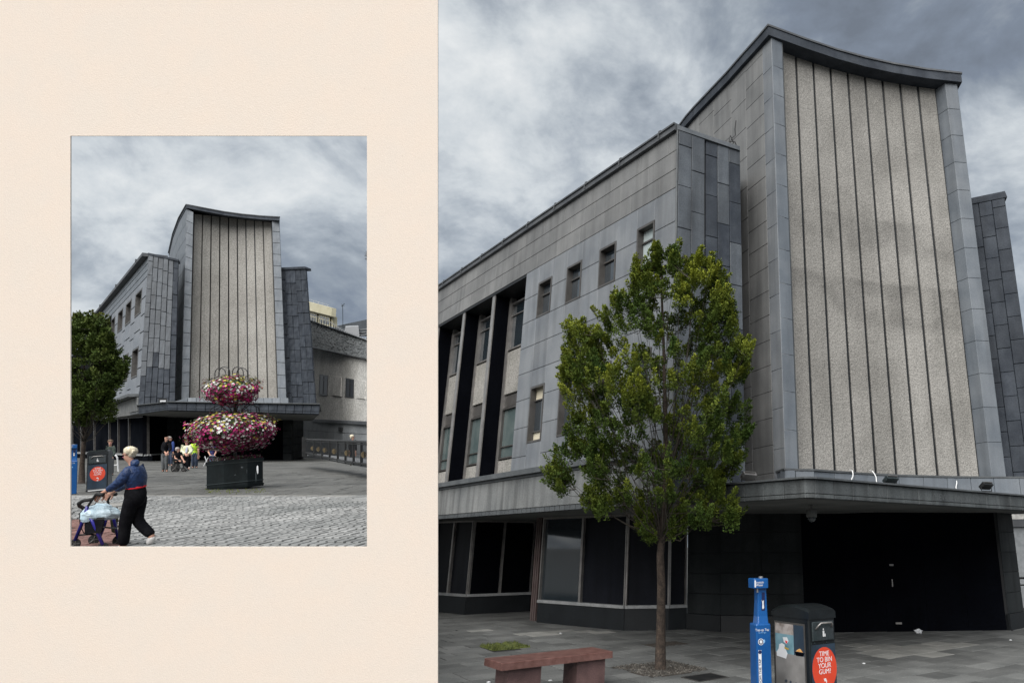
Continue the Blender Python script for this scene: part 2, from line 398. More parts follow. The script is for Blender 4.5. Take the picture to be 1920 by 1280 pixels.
def disc(F, u, v, ru, rv, d, m, parent, name, n=24, d0=0.0):
    b = [F.P(u + ru / F.W * math.cos(2 * math.pi * i / n), v + rv / F.H * math.sin(2 * math.pi * i / n), d0) for i in range(n)]
    t = [F.P(u + ru / F.W * math.cos(2 * math.pi * i / n), v + rv / F.H * math.sin(2 * math.pi * i / n), d) for i in range(n)]
    mb = MB(); mb.hexa(b, t); return mb.build(name, m, parent)
def poly(F, pts, d, m, parent, name, d0=.0):
    b = [F.P(u, v, d0) for u, v in pts]; t = [F.P(u, v, d) for u, v in pts]
    mb = MB(); mb.hexa(b, t); return mb.build(name, m, parent)

# ================================================================ THE PLACE ON THE RIGHT
# ---------------------------------------------------------------- ground and paving
UD = Vector((.787, .616, 0)).normalized(); VD = Vector((-UD.y, UD.x, 0))
def sheet(name, pts, m, kind='structure'):
    o = part(name, pts, [tuple(range(len(pts)))], m); o['kind'] = kind; return o
sheet('ground', [V(-700, -300, -.03), V(700, -300, -.03), V(700, 1500, -.03), V(-700, 1500, -.03)], 'ground')
pv = sheet('pavement', [V(-14, 4, -.004), V(22, 4, -.004), V(22, 26, -.004), V(-14, 26, -.004)], 'grout')
holes = [(gnd(1238, 1253), 1.0, .62), (gnd(947, 1212), .72, .46)]
def in_hole(p):
    for c, a, b in holes:
        d = p - c
        if abs(d.dot(UD)) < a * .5 + .0 and abs(d.dot(VD)) < b * .9: return True
    return False
slabs = []
r = random.Random(3)
o0 = Vector((0, 9, 0))
for j in range(-14, 46):
    v0 = j * .42; u = -12 + r.random() * .6
    while u < 14:
        L_ = r.choice((.45, .55, .7, .8)); c = o0 + UD * (u + L_ / 2) + VD * (v0 + .21)
        x, y = proj(c + V(0, 0, 0)) if (c - CAM).dot(FW) > 1 else (0, 9999)
        if 720 < x < 2050 and 1120 < y < 1400 and not in_hole(c):
            slabs.append((y, u, v0, L_, c))
        u += L_
slabs.sort(key=lambda s_: -s_[0])
pale_px = [(915, 1182, 22, 2.5), (1000, 1188, 28, 3.5), (1040, 1183, 22, 3), (1112, 1183, 20, 2.6), (1165, 1194, 26, 3), (1690, 1222, 70, 9), (1780, 1209, 60, 5), (1640, 1214, 40, 5)]
vis = [s_ for s_ in slabs if s_[0] < 1300]; off = [s_ for s_ in slabs if s_[0] >= 1300]
def slab_geo(mb, u, v0, L_, rr):
    g = .009; h = rr.uniform(-.003, .004); k = .008
    A = o0 + UD * (u + g) + VD * (v0 + g); B = o0 + UD * (u + L_ - g) + VD * (v0 + g); C = o0 + UD * (u + L_ - g) + VD * (v0 + .42 - g); D = o0 + UD * (u + g) + VD * (v0 + .42 - g)
    m_ = (A + C) / 2
    bt = [p + V(0, 0, -.02) for p in (A, B, C, D)]; md = [p + V(0, 0, h) for p in (A, B, C, D)]
    tp = [p + (m_ - p).normalized() * k + V(0, 0, h + .004) for p in (A, B, C, D)]
    mb.add(bt + md + tp, [(8, 9, 10, 11)] + [(i, (i + 1) % 4, 4 + (i + 1) % 4, 4 + i) for i in range(4)] + [(4 + i, 4 + (i + 1) % 4, 8 + (i + 1) % 4, 8 + i) for i in range(4)])
rest = MB(); restp = MB()
for i, (y, u, v0, L_, c) in enumerate(vis + off):
    x, _y = proj(c); pale = any(abs(x - a) < w_ and abs(_y - b) < h_ for a, b, w_, h_ in pale_px)
    if i < 295:
        mb = MB(); slab_geo(mb, u, v0, L_, r); mb.build('paving_slab', 'paving_pale' if pale else 'paving', pv)
    else: slab_geo(restp if pale else rest, u, v0, L_, r)
rest.build('paving_slabs', 'paving', pv, kind='stuff'); restp.build('pale_paving_slabs', 'paving_pale', pv, kind='stuff')

# ---------------------------------------------------------------- the department store
K = V(-.59, 12.15, 0); WD = V(-.675, .738, 0).normalized(); WIN = V(.738, .675, 0).normalized()
def fp(s, z, d=0.0): return K + WD * s + V(0, 0, z) - WIN * d        # point on the wing's facade, d metres proud
B1 = root('department_store', V(2, 18, 0), 'closed grey granite store with tall ribbed tower, seen at street corner behind the lone tree', 'building')
def face_fs(s1, s0, z0, z1, d=0.0): return Face(fp(s1, z0, d), fp(s0, z0, d), fp(s0, z1, d), fp(s1, z1, d))
cols = [0, .70, 1.30, 2.06, 2.71, 3.44, 4.10, 4.80, 5.47, 6.18]
F = face_fs(6.18, 0, 3.62, 8.80)
def us(s): return 1 - s / 6.18
def vz(z): return (z - 3.62) / 5.18
rows = [3.62, 3.95, 4.65, 5.35, 6.03, 6.70, 7.38, 8.05, 8.80]
core = MB(); fbox(core, F, 0, 1, 0, 1, -.34, -.28); core.build('wall_core', 'joint', B1)
for i in range(9):
    a, b = cols[i], cols[i + 1]
    if i % 2 == 1:
        segs = [(3.62, 4.24), (5.60, 6.03), (6.03, 6.70), (6.70, 7.38), (8.32, 8.80)]
        if i == 1: segs = [(3.62, 4.24), (5.60, 6.03), (6.03, 6.70), (6.70, 7.38), (8.32, 8.80)]
        has_blind = (i == 7)  # yellow blinds fill top and bottom panes of this column's lower window
        window(F, us(b), us(a), vz(7.38), vz(8.32), B1, bars=(.66,), proud=.028, kinds=('pale_reflection', 'pale_reflection') if i == 1 else None)  # window nearest the corner: sky reflection painted into its panes
        window(F, us(b), us(a), vz(4.24), vz(5.60), B1, bars=(.2, .76), proud=.028, kinds=('blind', 'glass', 'blind') if has_blind else None)
        
    else: segs = list(zip(rows[:-1], rows[1:]))
    for z0, z1 in segs: slab(F, us(b), us(a), vz(z0), vz(z1), 'granite_slab', 'granite', B1, -.3, .02)
# parapet band, three courses over the whole wing
SL = 14.2
FB = face_fs(SL, 0, 8.80, 10.08)
for k in range(3):
    s = -.0; first = (.55, .95, .3)[k]
    e_ = min(first, SL)
    s0 = 0.0
    while s0 < SL - .01:
        s1 = min(SL, s0 + (first if s0 == 0 else 1.02))
        slab(FB, 1 - s1 / SL, 1 - s0 / SL, k / 3, (k + 1) / 3, 'parapet_slab', 'granite_warm', B1, -.3, .02, .003)
        s0 = s1
cp = MB(); fbox(cp, face_fs(SL, 0, 10.08, 10.2), 0, 1, 0, 1, -.4, .10); fbox(cp, face_fs(SL, 0, 10.2, 10.24), 0, 1, 0, 1, -.4, .13)
cp.build('coping', 'coping', B1)
for i in range(9):
    s = .5 + i * 1.42; mb = MB(); mb.box(fp(s, 10.26, .10), (.012, .035, .03), rot=Matrix.Rotation(.82, 3, 'Z')); mb.box(fp(s, 10.15, .135), (.01, .012, .06), rot=Matrix.Rotation(.82, 3, 'Z'))
    mb.build('gutter_bracket', 'coping', B1)
# recessed bays with dark fins
mb = MB(); FR = face_fs(SL, 6.18, 3.62, 8.8)
fbox(mb, face_fs(6.2, 6.18, 3.62, 8.8), 0, 1, 0, 1, -.62, .0)
mb.build('recess_jamb', 'dark_stone', B1)
mb = MB(); fbox(mb, face_fs(SL, 6.19, 8.74, 8.8), 0, 1, 0, 1, -.6, .0); mb.build('recess_soffit', 'black_stone', B1)
mb = MB(); fbox(mb, FR, 0, 1, 0, 1, -.75, -.66); mb.build('recess_back', 'board_black', B1)
FBK = face_fs(SL, 6.18, 3.62, 8.8, -.5)
def ub(s): return 1 - (s - 6.18) / (SL - 6.18)
def vb_(z): return (z - 3.62) / 5.18
s = 6.20
for i in range(4):
    fin = s + 1.95
    wa, wb = s + .12, min(fin - .16, SL)
    if wa < SL - .3:
        fr = (wb + wa) / 2
        window(FBK, ub(wb), ub(wa), vb_(7.15), vb_(8.55), B1, depth=.06, bars=(.74,), vbars=(.5,), fw=.04, fm='steel')
        for (a, b) in ((wa, fr), (fr, wb)): slab(FBK, ub(b), ub(a), vb_(5.88), vb_(7.12), 'spandrel_panel', 'pebble_panel', B1, -.1, .0, .012)
        for (a, b) in ((wa, fr), (fr, wb)): slab(FBK, ub(b), ub(a), vb_(5.52), vb_(5.86), 'transom_panel', 'steel_dark', B1, -.1, -.03, .006)
        window(FBK, ub(wb), ub(wa), vb_(4.12), vb_(5.5), B1, depth=.05, bars=(.24,), vbars=(.5,), fw=.04, fm='steel_dark', panes='glass_green')
        for (a, b) in ((wa, fr), (fr, wb)): slab(FBK, ub(b), ub(a), vb_(3.62), vb_(4.1), 'spandrel_panel', 'pebble_panel', B1, -.1, .0, .012)
    if fin < SL:
        mb = MB(); FN = face_fs(fin + .07, fin - .07, 3.62, 8.74, -.02)
        fbox(mb, FN, .0, 1, 0, 1, -.6, -.03, 0); fbox(mb, FN, -.1, 1.1, 0, 1, -.03, .0, 1)
        fbox(mb, FN, -.6, -.0, 0, 1, -.6, -.45, 1); fbox(mb, FN, 1.0, 1.9, 0, 1, -.6, -.45, 1)
        mb.build('fin', ['board_black', 'steel'], B1)
    s = fin + .07
# ledge, band and soffit of the first floor
mb = MB(); fbox(mb, face_fs(SL, -.02, 3.5, 3.62), 0, 1, 0, 1, -.6, .15); fbox(mb, face_fs(SL, -.02, 3.44, 3.5), 0, 1, 0, 1, -.3, .06)
mb.build('ledge', 'coping_light', B1)
s0 = -.02
FC = face_fs(SL, -.02, 2.74, 3.44); LB = SL + .02
for s1 in (1.3, 3.35, 5.4, 7.45, 9.5, 11.6, SL):
    slab(FC, 1 - (s1 + .02) / LB, 1 - (s0 + .02) / LB, 0, 1, 'concrete_panel', 'concrete', B1, -.3, .03, .002); s0 = s1
s0 = 0
mb = MB()
while s0 < SL:
    fbox(mb, face_fs(s0 + .2, s0 + .01, 2.64, 2.735), 0, 1, 0, 1, -.3, .02); s0 += .21
mb.build('band_trim', 'coping_light', B1, kind=None)
def prism(name, pts, z0, z1, m, parent):
    mb = MB(); mb.hexa([V(p[0], p[1], z0) for p in pts], [V(p[0], p[1], z1) for p in pts]); return mb.build(name, m, parent)
kk = fp(0, 0); e1 = fp(SL, 0)
prism('wing_soffit', [fp(-.0, 0, -.05), fp(SL, 0, -.05), fp(SL, 0, -6), fp(-.0, 0, -6)][::-1], 2.66, 2.80, 'soffit', B1)
# roof / bulk of the wing (keeps light out from behind)
prism('wing_roof', [fp(0.05, 0, -.45), fp(SL, 0, -.45), fp(SL, 0, -8), fp(5.5, 0, -7), V(.5, 14.4, 0)][::-1], 9.9, 10.0, 'coping', B1)
prism('wing_end_wall', [fp(SL, 0, 0), fp(SL + .25, 0, 0), fp(SL + .25, 0, -8), fp(SL, 0, -8)][::-1], 0, 10.08, 'granite', B1)

# ground floor: shop windows on black plinths
def shopwin(bays, z_sill, z_head, name='shop_window'):
    for (P0, P1, n, kinds) in bays:
        Fb = Face(P0 + V(0, 0, 0), P1, P1 + V(0, 0, z_head), P0 + V(0, 0, z_head)); H_ = z_head
        slab(Fb, 0, 1, 0, (z_sill - .07) / H_, 'stall_riser', 'black_stone', B1, -.25, 0.02, 0, .004)
        sm = MB(); fbox(sm, Fb, 0, 1, (z_sill - .07) / H_, z_sill / H_, -.2, .05); sm.build('window_sill', 'sill_metal', B1)
        w = MB(); fbox(w, Fb, 0, 1, 1 - .05 / H_, 1, -.1, .02)
        for k in range(n + 1):
            u = k / n; a = .035 / Fb.W; fbox(w, Fb, max(0, u - a), min(1, u + a), z_sill / H_, 1 - .05 / H_, -.1, .02)
        wn = w.build(name, 'steel', B1)
        for k in range(n):
            p = MB(); fbox(p, Fb, k / n + .036 / Fb.W, (k + 1) / n - .036 / Fb.W, z_sill / H_, 1 - .05 / H_, -.08, -.06)
            p.build('pane', kinds[k % len(kinds)], wn)
Hh = 2.66
b0, b1, b2 = V(-4.46, 19.16, 0), V(-1.96, 17.29, 0), V(-.47, 17.55, 0)
# the pier between the windows and the entrance
shopwin([(b0, b1, 2, ('glass_bay', 'bay_board'))] if False else [(b0, b1, 2, ('glass', 'bay_board')), (b1, V(-.92, 17.42, 0), 1, ('bay_board',)), (V(-.92, 17.42, 0), V(-.5, 17.62, 0), 1, ('bay_board',))], .56, Hh)
a1, a0_, a9 = V(-7.05, 21.22, 0), V(-10.2, 23.6, 0), V(-5.45, 22.3, 0)
shopwin([(a0_, a1, 4, ('bay_board',)), (a1, a9, 2, ('board_black',))], .56, Hh)
prism('lobby_wall', [(-5.6, 22.3), (-3.2, 22.9), (-3.2, 23.1), (-5.6, 22.5)], 0, 2.66, 'board_black', B1)
pm = MB()
for k, w_ in enumerate((0, .07, .14)): pm.hexa([V(-4.62 - w_, 19.45 + w_, .0), V(-4.58 - w_, 19.43 + w_, .0), V(-4.52 - w_, 19.5 + w_, .0), V(-4.56 - w_, 19.52 + w_, .0)], [V(-4.62 - w_, 19.45 + w_, 2.66), V(-4.58 - w_, 19.43 + w_, 2.66), V(-4.52 - w_, 19.5 + w_, 2.66), V(-4.56 - w_, 19.52 + w_, 2.66)])
pm.build('door_jamb', 'pink_frame', B1)
prism('bay_return', [(-4.44, 19.2), (-4.3, 21.5), (-4.2, 21.5), (-4.3, 19.2)][::-1], 0, 2.66, 'bay_board', B1)
def stone_wall(P0, P1, z1, rows_, ncol, name, m, base=.36):
    Fb = Face(P0, P1, P1 + V(0, 0, z1), P0 + V(0, 0, z1))
    bk_ = MB(); fbox(bk_, Fb, .0, 1, 0, 1, -.3, -.02); bk_.build('wall_core', 'joint', B1)
    slab(Fb, 0, 1, 0, base / z1, 'stone_plinth', 'black_stone', B1, -.25, .03, 0, .004)
    for k in range(rows_):
        za = base + (z1 - base) * k / rows_; zb = base + (z1 - base) * (k + 1) / rows_
        for c in range(ncol): slab(Fb, c / ncol, (c + 1) / ncol, za / z1, zb / z1, name, m, B1, -.25, .0, .003)
stone_wall(V(-.49, 17.6, 0), V(.32, 17.07, 0), Hh, 5, 1, 'pier_slab', 'dark_stone')
stone_wall(V(.32, 17.07, 0), V(2.25, 16.87, 0), Hh + .05, 5, 2, 'pier_slab', 'dark_stone')
d0_, d1_ = V(2.25, 16.92, 0), V(7.15, 17.36, 0)
Fd = Face(d0_, d1_, d1_ + V(0, 0, 2.75), d0_ + V(0, 0, 2.75))
for k in range(5): slab(Fd, k / 5, (k + 1) / 5, 0, 1, 'entrance_hoarding', 'board_black', B1, -.1, 0, .0015, .002)
mb = MB(); fbox(mb, Fd, .435, .44, .36, .42, 0, .02); fbox(mb, Fd, .43, .45, .53, .545, 0, .012); fbox(mb, Fd, .44, .47, .06, .075, 0, .012)
mb.build('hoarding_fixing', 'steel', B1)
stone_wall(V(7.15, 17.3, 0), V(7.85, 18.05, 0), Hh + .05, 5, 1, 'pier_slab', 'dark_stone')

# canopy: fascia blocks, soffit, upstand
c_l, c_a, c_b = V(-.55, 12.30, 0), V(1.46, 10.335, 0), V(1.62, 10.385, 0)
dR = V(.787, .605, 0).normalized(); c_r = c_b + dR * 7.6
zc0, zc1 = 2.59, 2.90
def fascia(P0, P1, n, zs, name, m, d=.0, par=None, sk=None):
    Fb = Face(P0 + V(0, 0, zs[0]), P1 + V(0, 0, zs[0]), P1 + V(0, 0, zs[-1]), P0 + V(0, 0, zs[-1])); H_ = zs[-1] - zs[0]
    for j in range(len(zs) - 1):
        for k in range(n):
            slab(Fb, k / n, (k + 1) / n, (zs[j] - zs[0]) / H_, (zs[j + 1] - zs[0]) / H_, name, m, par or B1, -.2, d, .003)
    return Fb
FF1 = fascia(c_l, c_a, 7, (zc0, 2.655, 2.87), 'fascia_block', 'fascia_stone')
fascia(c_a, c_b, 1, (zc0, 2.655, 2.87), 'fascia_block', 'fascia_stone')
FF2 = fascia(c_b, c_r, 18, (zc0, 2.655, 2.87), 'fascia_block', 'fascia_stone')
back_l, back_r = V(-.6, 18, 0), V(8.2, 18.8, 0)
ins = .06
mb = MB()
lo = [c_l + V(.1, .1, 0), c_a + V(.04, .15, 0), c_b + V(0, .15, 0), c_r + V(-.1, .1, 0), V(8.2, 18.6, 0), V(-.45, 18.0, 0)]
zz = [zc0 + .015] * 4 + [2.72, 2.72]
mb.hexa([p + V(0, 0, z) for p, z in zip(lo, zz)], [p + V(0, 0, 2.868) for p in lo]); mb.build('canopy_slab', 'soffit', B1)
mb = MB(); lo2 = [c_l + V(0, -.03, 0), c_a + V(-.02, -.06, 0), c_b + V(.02, -.06, 0), c_r + V(.03, -.03, 0), V(8.3, 18.6, 0), V(-.4, 18.0, 0)]
mb.hexa([p + V(0, 0, 2.872) for p in lo2], [p + V(0, 0, zc1) for p in lo2]); mb.build('canopy_capping', 'coping_light', B1)
for k in range(4):
    u = .545 + k * .078
    text('NEW', .17, FF2, u * .62 + .08, .5, 'coping_light', B1, 'ghost_lettering', d=.0015)
    text('\u25CB', .16, FF2, u * .62 + .08, .82, 'coping_light', B1, 'ghost_lettering', d=.0015) if False else None

# tower
TA = V(1.49, 13.09, 0); DRC = V(.947, .32, 0).normalized(); INN = V(-DRC.y, DRC.x, 0)
TW = 5.18
def sag(t): return .26 * 4 * (t / TW) * (1 - t / TW)
def tp(t, z, back=0.0): return TA + DRC * t + INN * (sag(t) + back) + V(0, 0, z)
Z0, Z1 = 3.30, 13.22
# pillars
def course(P0, P1, z0, z1, n, name, m, stag=0.0, d=.0):
    Fb = Face(P0 + V(0, 0, z0), P1 + V(0, 0, z0), P1 + V(0, 0, z1), P0 + V(0, 0, z1)); hh = 1 / n
    v = 0.0; v1 = hh * (1 - stag) if stag else hh
    while v < .9999:
        slab(Fb, 0, 1, v, min(1, v1), name, m, B1, -.2, d, .002); v = v1; v1 += hh
    return Fb
course(tp(0, 0), tp(.30, 0), Z0, Z1, 13, 'pillar_slab', 'granite_blue')
course(tp(4.86, 0), tp(5.18, 0), Z0, Z1, 13, 'pillar_slab', 'granite_blue')
course(tp(4.79, 0, .33), tp(4.86, 0, .0), Z0, Z1, 13, 'pillar_return', 'granite_blue')
course(tp(5.18, 0), tp(5.18, 0) + V(-.02, 1.2, 0), Z0, Z1, 13, 'pillar_return', 'granite_blue')
mb = MB(); mb.hexa([tp(.30, Z0, .0), tp(.315, Z0, .0), tp(.315, Z0, .4), tp(.30, Z0, .4)], [tp(.30, Z1, .0), tp(.315, Z1, .0), tp(.315, Z1, .4), tp(.30, Z1, .4)])
mb.build('pillar_edge', 'coping_light', B1)
# nine aggregate panels between black grooves
RB = .27
mb = MB()
for k in range(12):
    a, b = .3 + k * (4.55 / 12), .3 + (k + 1) * (4.55 / 12)
    mb.hexa([tp(a, Z0, RB + .06), tp(b, Z0, RB + .06), tp(b, Z0, RB + .2), tp(a, Z0, RB + .2)], [tp(a, Z1, RB + .06), tp(b, Z1, RB + .06), tp(b, Z1, RB + .2), tp(a, Z1, RB + .2)])
mb.build('tower_wall', 'joint', B1)
g0, g1 = .34, 4.79; gw = .064
for k in range(9):
    a = g0 + (g1 - g0) * k / 9 + gw / 2; b = g0 + (g1 - g0) * (k + 1) / 9 - gw / 2
    Fp = Face(tp(a, Z0, RB), tp(b, Z0, RB), tp(b, Z1, RB), tp(a, Z1, RB))
    slab(Fp, 0, 1, 0, 1, 'aggregate_panel', 'aggregate', B1, -.05, 0, 0, .008)
for k in range(10):
    t_ = g0 + (g1 - g0) * k / 9
    mb = MB(); mb.hexa([tp(t_ - .026, Z0, RB + .03), tp(t_ + .026, Z0, RB + .03), tp(t_ + .022, Z0, RB + .06), tp(t_ - .022, Z0, RB + .06)], [tp(t_ - .022, Z1, RB + .03), tp(t_ + .022, Z1, RB + .03), tp(t_ + .022, Z1, RB + .06), tp(t_ - .022, Z1, RB + .06)])
    mb.build('groove_strip', 'black_stone', B1)
# left flank of the tower, curved in plan
FL = [V(1.49, 13.09, 0), V(1.30, 13.41, 0), V(.93, 14.06, 0), V(.60, 14.66, 0), V(.17, 15.37, 0), V(-.23, 16.03, 0), V(-.49, 16.49, 0), V(-.72, 16.97, 0)]
for i in range(len(FL) - 1):
    z0 = 2.92 if i < 3 else 9.0
    n = (13, 19, 13, 8, 5, 8, 5)[i]
    course(FL[i + 1], FL[i], z0, Z1, n, 'flank_slab', 'granite_warm' if i else 'granite', stag=(.0, .35, .2, 0, .4, .1, .5)[i])
# tower bulk
bulk = [FL[i] + V(.2, .12, 0) for i in range(len(FL))][::-1] + [tp(t_, 0, .42) for t_ in (.6, 1.6, 2.6, 3.6, 4.6)] + [V(6.35, 15.2, 0), V(6.2, 21, 0), V(1, 21, 0)]
prism('tower_core', bulk, 2.9, 13.2, 'joint', B1)
# roof slab
rf = [FL[i] + V(-.10, -.0, 0) for i in range(len(FL))][::-1]
rf[-1] = V(1.42, 13.0, 0)
rf += [tp(t_, 0, -.09) for t_ in (.9, 1.8, 2.6, 3.4, 4.3)] + [tp(5.25, 0, -.09), V(6.5, 18, 0), V(6.0, 21, 0), V(1, 21, 0)]
prism('roof_slab', rf, 13.22, 13.46, 'slate', B1)
rf2 = [p + (p - V(3.5, 17, 0)).normalized() * .03 for p in rf]
prism('roof_capping', rf2, 13.46, 13.51, 'coping', B1)
# upstand on the canopy
u0_, u1_ = tp(-.12, 0, -.14), tp(.05, 0, -.32); 
upl = [V(1.30, 13.55, 0), tp(-.1, 0, -.16), tp(.12, 0, -.20), tp(.48, 0, -.34)]
for i in range(3): fascia(upl[i], upl[i + 1], 1, (2.9, 3.27), 'upstand_block', 'granite_blue')
pr = [tp(t_, 0, -.34 + .24 * max(0, 1 - abs(t_ - 2.9) / 2.9)) for t_ in (.48, 1.5, 2.6, 3.7, 4.7, 5.75)]
for i in range(5): fascia(pr[i], pr[i + 1], 2, (2.9, 3.27), 'upstand_block', 'granite_blue')
cap = upl + pr[1:] + [tp(5.75, 0, .8), tp(0, 0, 1.5)]
prism('upstand_capping', [p + (p - V(3.5, 15.5, 0)).normalized() * .02 for p in cap], 3.27, 3.305, 'coping_light', B1)
# slate-faced walls either side
def slate_wall(P0, P1, z0, z1, n, hs, name, ms, par=B1, d1=.015, seed=1, gap=.004, dback=-.2):
    rr = random.Random(seed); Fb = Face(P0 + V(0, 0, z0), P1 + V(0, 0, z0), P1 + V(0, 0, z1), P0 + V(0, 0, z1)); H_ = z1 - z0
    for k in range(n):
        v = 0; off_ = rr.uniform(.2, 1); first = True
        while v < .999:
            h = hs * (off_ if first else 1) / H_; first = False; v1 = min(1, v + h)
            if 1 - v1 < .3 * hs / H_: v1 = 1
            slab(Fb, k / n, (k + 1) / n, v, v1, name, rr.choice(ms), par, dback, d1 + rr.uniform(-.004, .006), gap); v = v1
    return Fb
J = V(.71, 12.94, 0); Kc = fp(0, 0)
mid = Kc.lerp(J, .41)
slate_wall(Kc, mid, 2.9, 10.1, 2, .93, 'slate_slab', ('slate_mid',), seed=4)
slate_wall(mid + V(.02, .05, 0), J, 2.9, 10.1, 3, .93, 'slate_slab', ('slate', 'slate', 'slate_mid'), seed=8)
mb = MB(); mb.hexa([Kc + V(-.03, -.05, 10.1), J + V(.0, -.05, 10.1), V(.76, 14.25, 10.1), Kc + V(.2, 1.3, 10.1)], [Kc + V(-.03, -.05, 10.2), J + V(.0, -.05, 10.2), V(.76, 14.25, 10.2), Kc + V(.2, 1.3, 10.2)]); mb.build('coping', 'slate_light', B1)
mb = MB(); a = fp(.0, 2.9, .025); b = fp(.0, 10.1, .025); mb.tube([a, b], .022, 6); mb.build('corner_trim', 'coping_light', B1)
prism('slate_core', [Kc + V(.1, .1, 0), J + V(-.02, .1, 0), V(.73, 14.2, 0), V(0, 16.5, 0), V(-1, 14, 0)], 2.9, 10.05, 'joint', B1)
RS0, RS1 = V(6.42, 15.2, 0), V(7.23, 14.80, 0)
slate_wall(RS0, RS1, 2.9, 10.0, 3, .56, 'slate_slab', ('slate',), seed=12)
mb = MB(); mb.hexa([RS0 + V(0, -.04, 10.0), RS1 + V(.04, -.05, 10.0), RS1 + V(.4, 1.6, 10), RS0 + V(0, 1, 10)], [RS0 + V(0, -.04, 10.16), RS1 + V(.0, -.05, 10.16), RS1 + V(.4, 1.6, 10.16), RS0 + V(0, 1, 10.16)]); mb.build('coping', 'slate', B1)
prism('slate_core', [RS0 + V(.0, .2, 0), RS1 + V(-.05, .15, 0), V(7.8, 18, 0), V(6.0, 18.5, 0)], 2.9, 10.0, 'slate', B1)

# things fixed on or standing on the store
def floodlight(P, yaw, label, m='iron'):
    rt = root('floodlight', frame1(P, yaw), label, 'floodlight', 'floodlights on the canopy')
    b = MB(); b.box((0, 0, .12), (.13, .035, .07), rot=Matrix.Rotation(.9, 3, 'X')); b.build('lamp_housing', m, rt, False)
    b = MB(); b.box((0, -.028, .155), (.11, .004, .055), rot=Matrix.Rotation(.9, 3, 'X')); b.build('lens', 'steel', rt, False)
    b = MB(); b.tube([(-.14, 0, .12), (-.14, 0, .02), (.14, 0, .02), (.14, 0, .12)], .01, 5); b.box((0, 0, .01), (.06, .04, .01)); b.build('bracket', 'iron', rt, False)
P_ = gnd(1404, 905, 2.905); floodlight(P_ + V(-.0, .1, 0), .6, 'silver-rimmed floodlight on canopy edge next to the slate corner wall', 'steel')
P_ = gnd(1856, 921, 2.905); floodlight(P_ + V(0, .15, 0), .5, 'black twin floodlight near right end of canopy', 'iron')
P_ = gnd(1674, 911, 2.905); floodlight(P_ + V(0, .12, 0), .5, 'small grey floodlight halfway along canopy', 'bin_grey')
def cable(pts, label):
    mb = MB(); mb.tube(pts, .011, 5); o = mb.build('cable', 'cable'); tag(o, label, 'cable', 'white cables hanging on the canopy upstand')
for (xa, xb, w_, ya, yb, lab) in ((1598, 1596, 'a', 882, 899, 'first white cable from the left over canopy upstand, hanging straight'), (1636, 1643, 'b', 883, 902, 'second white cable from the left over canopy upstand, slanting right'),
                          (1791, 1792, 'c', 893, 913, 'third white cable from the left over canopy upstand, bent near its top'), (1817, 1827, 'd', 895, 915, 'rightmost white cable over canopy upstand, curving right')):
    P0 = gnd(xa, ya, 3.33); 
    dpt = (P0 - CAM).dot(FW) - .05
    pts = [Q(xa - 6, ya - 1, dpt + .1)] + [Q(xa + (xb - xa) * t_ + 2.5 * math.sin(t_ * 3), ya + (yb - ya) * t_, dpt - .30 - .15 * t_) for t_ in (0, .3, .6, 1)] + [Q(xb + 1, yb + 3, dpt - .5)]
    cable(pts, lab)
# camera housing under the canopy
P_ = gnd(1521, 946, 2.60)
rt = root('security_camera', frame1(P_), 'white dome security camera hanging below the canopy corner', 'camera')
mb = MB(); mb.lathe([(.02, 0), (.06, -.015), (.02, -.03), (.02, -.07), (.09, -.08), (.095, -.2), (.09, -.21)], 14); mb.build('housing', 'soffit', rt, False, True)
mb = MB(); mb.lathe([(.075, -.21), (.07, -.25), (.04, -.285), (.005, -.295)], 14); mb.build('dome', 'glass', rt, False, True)
# loose wire loop above the slate corner
pts = [Q(1366 + dx, 262 + dy, 15.2) for dx, dy in ((14, -36), (12, -20), (13, -8), (7, -4), (1, 10), (3, 12), (10, 6), (3, -8), (1, 4), (12, 4), (16, 14))]
mb = MB(); mb.tube(pts, .012, 5); tag(mb.build('wire', 'iron'), 'loose dark wire loop hanging on the tower flank above the slate wall', 'wire')
# weeds
def weed(P, n, h, sp, label, seed, M=None):
    rr = random.Random(seed); rt = root('weed', P if isinstance(P, Matrix) else frame1(P), label, 'plant')
    st = MB(); lf = MB()
    for i in range(n):
        a = rr.uniform(0, 6.28); t_ = Vector((math.cos(a) * sp * rr.random(), math.sin(a) * sp * rr.random(), h * rr.uniform(.5, 1)))
        st.tube([(0, 0, 0), t_ * .5 + Vector((0, 0, h * .12)), t_], .004, 4)
        for k in range(7):
            q = t_ * rr.uniform(.3, 1) + Vector((rr.uniform(-.02, .02), rr.uniform(-.02, .02), h * .06)); d = Vector((rr.uniform(-1, 1), rr.uniform(-1, 1), rr.uniform(-.2, .8))).normalized() * .035
            n_ = d.cross(Vector((rr.uniform(-1, 1), rr.uniform(-1, 1), 1))).normalized() * .012
            lf.add([q, q + d * .5 + n_, q + d, q + d * .5 - n_], [(0, 1, 2, 3)])
    st.build('stem', 'twig', rt, False); lf.build('foliage', 'moss', rt, False)
weed(gnd(1898, 903, 3.31), 11, .30, .22, 'feathery weed growing at the right end of the canopy upstand', 3)
weed(fp(13.0, 3.62, .05), 9, .12, .25, 'small weed on the ledge below the dark fins', 5)

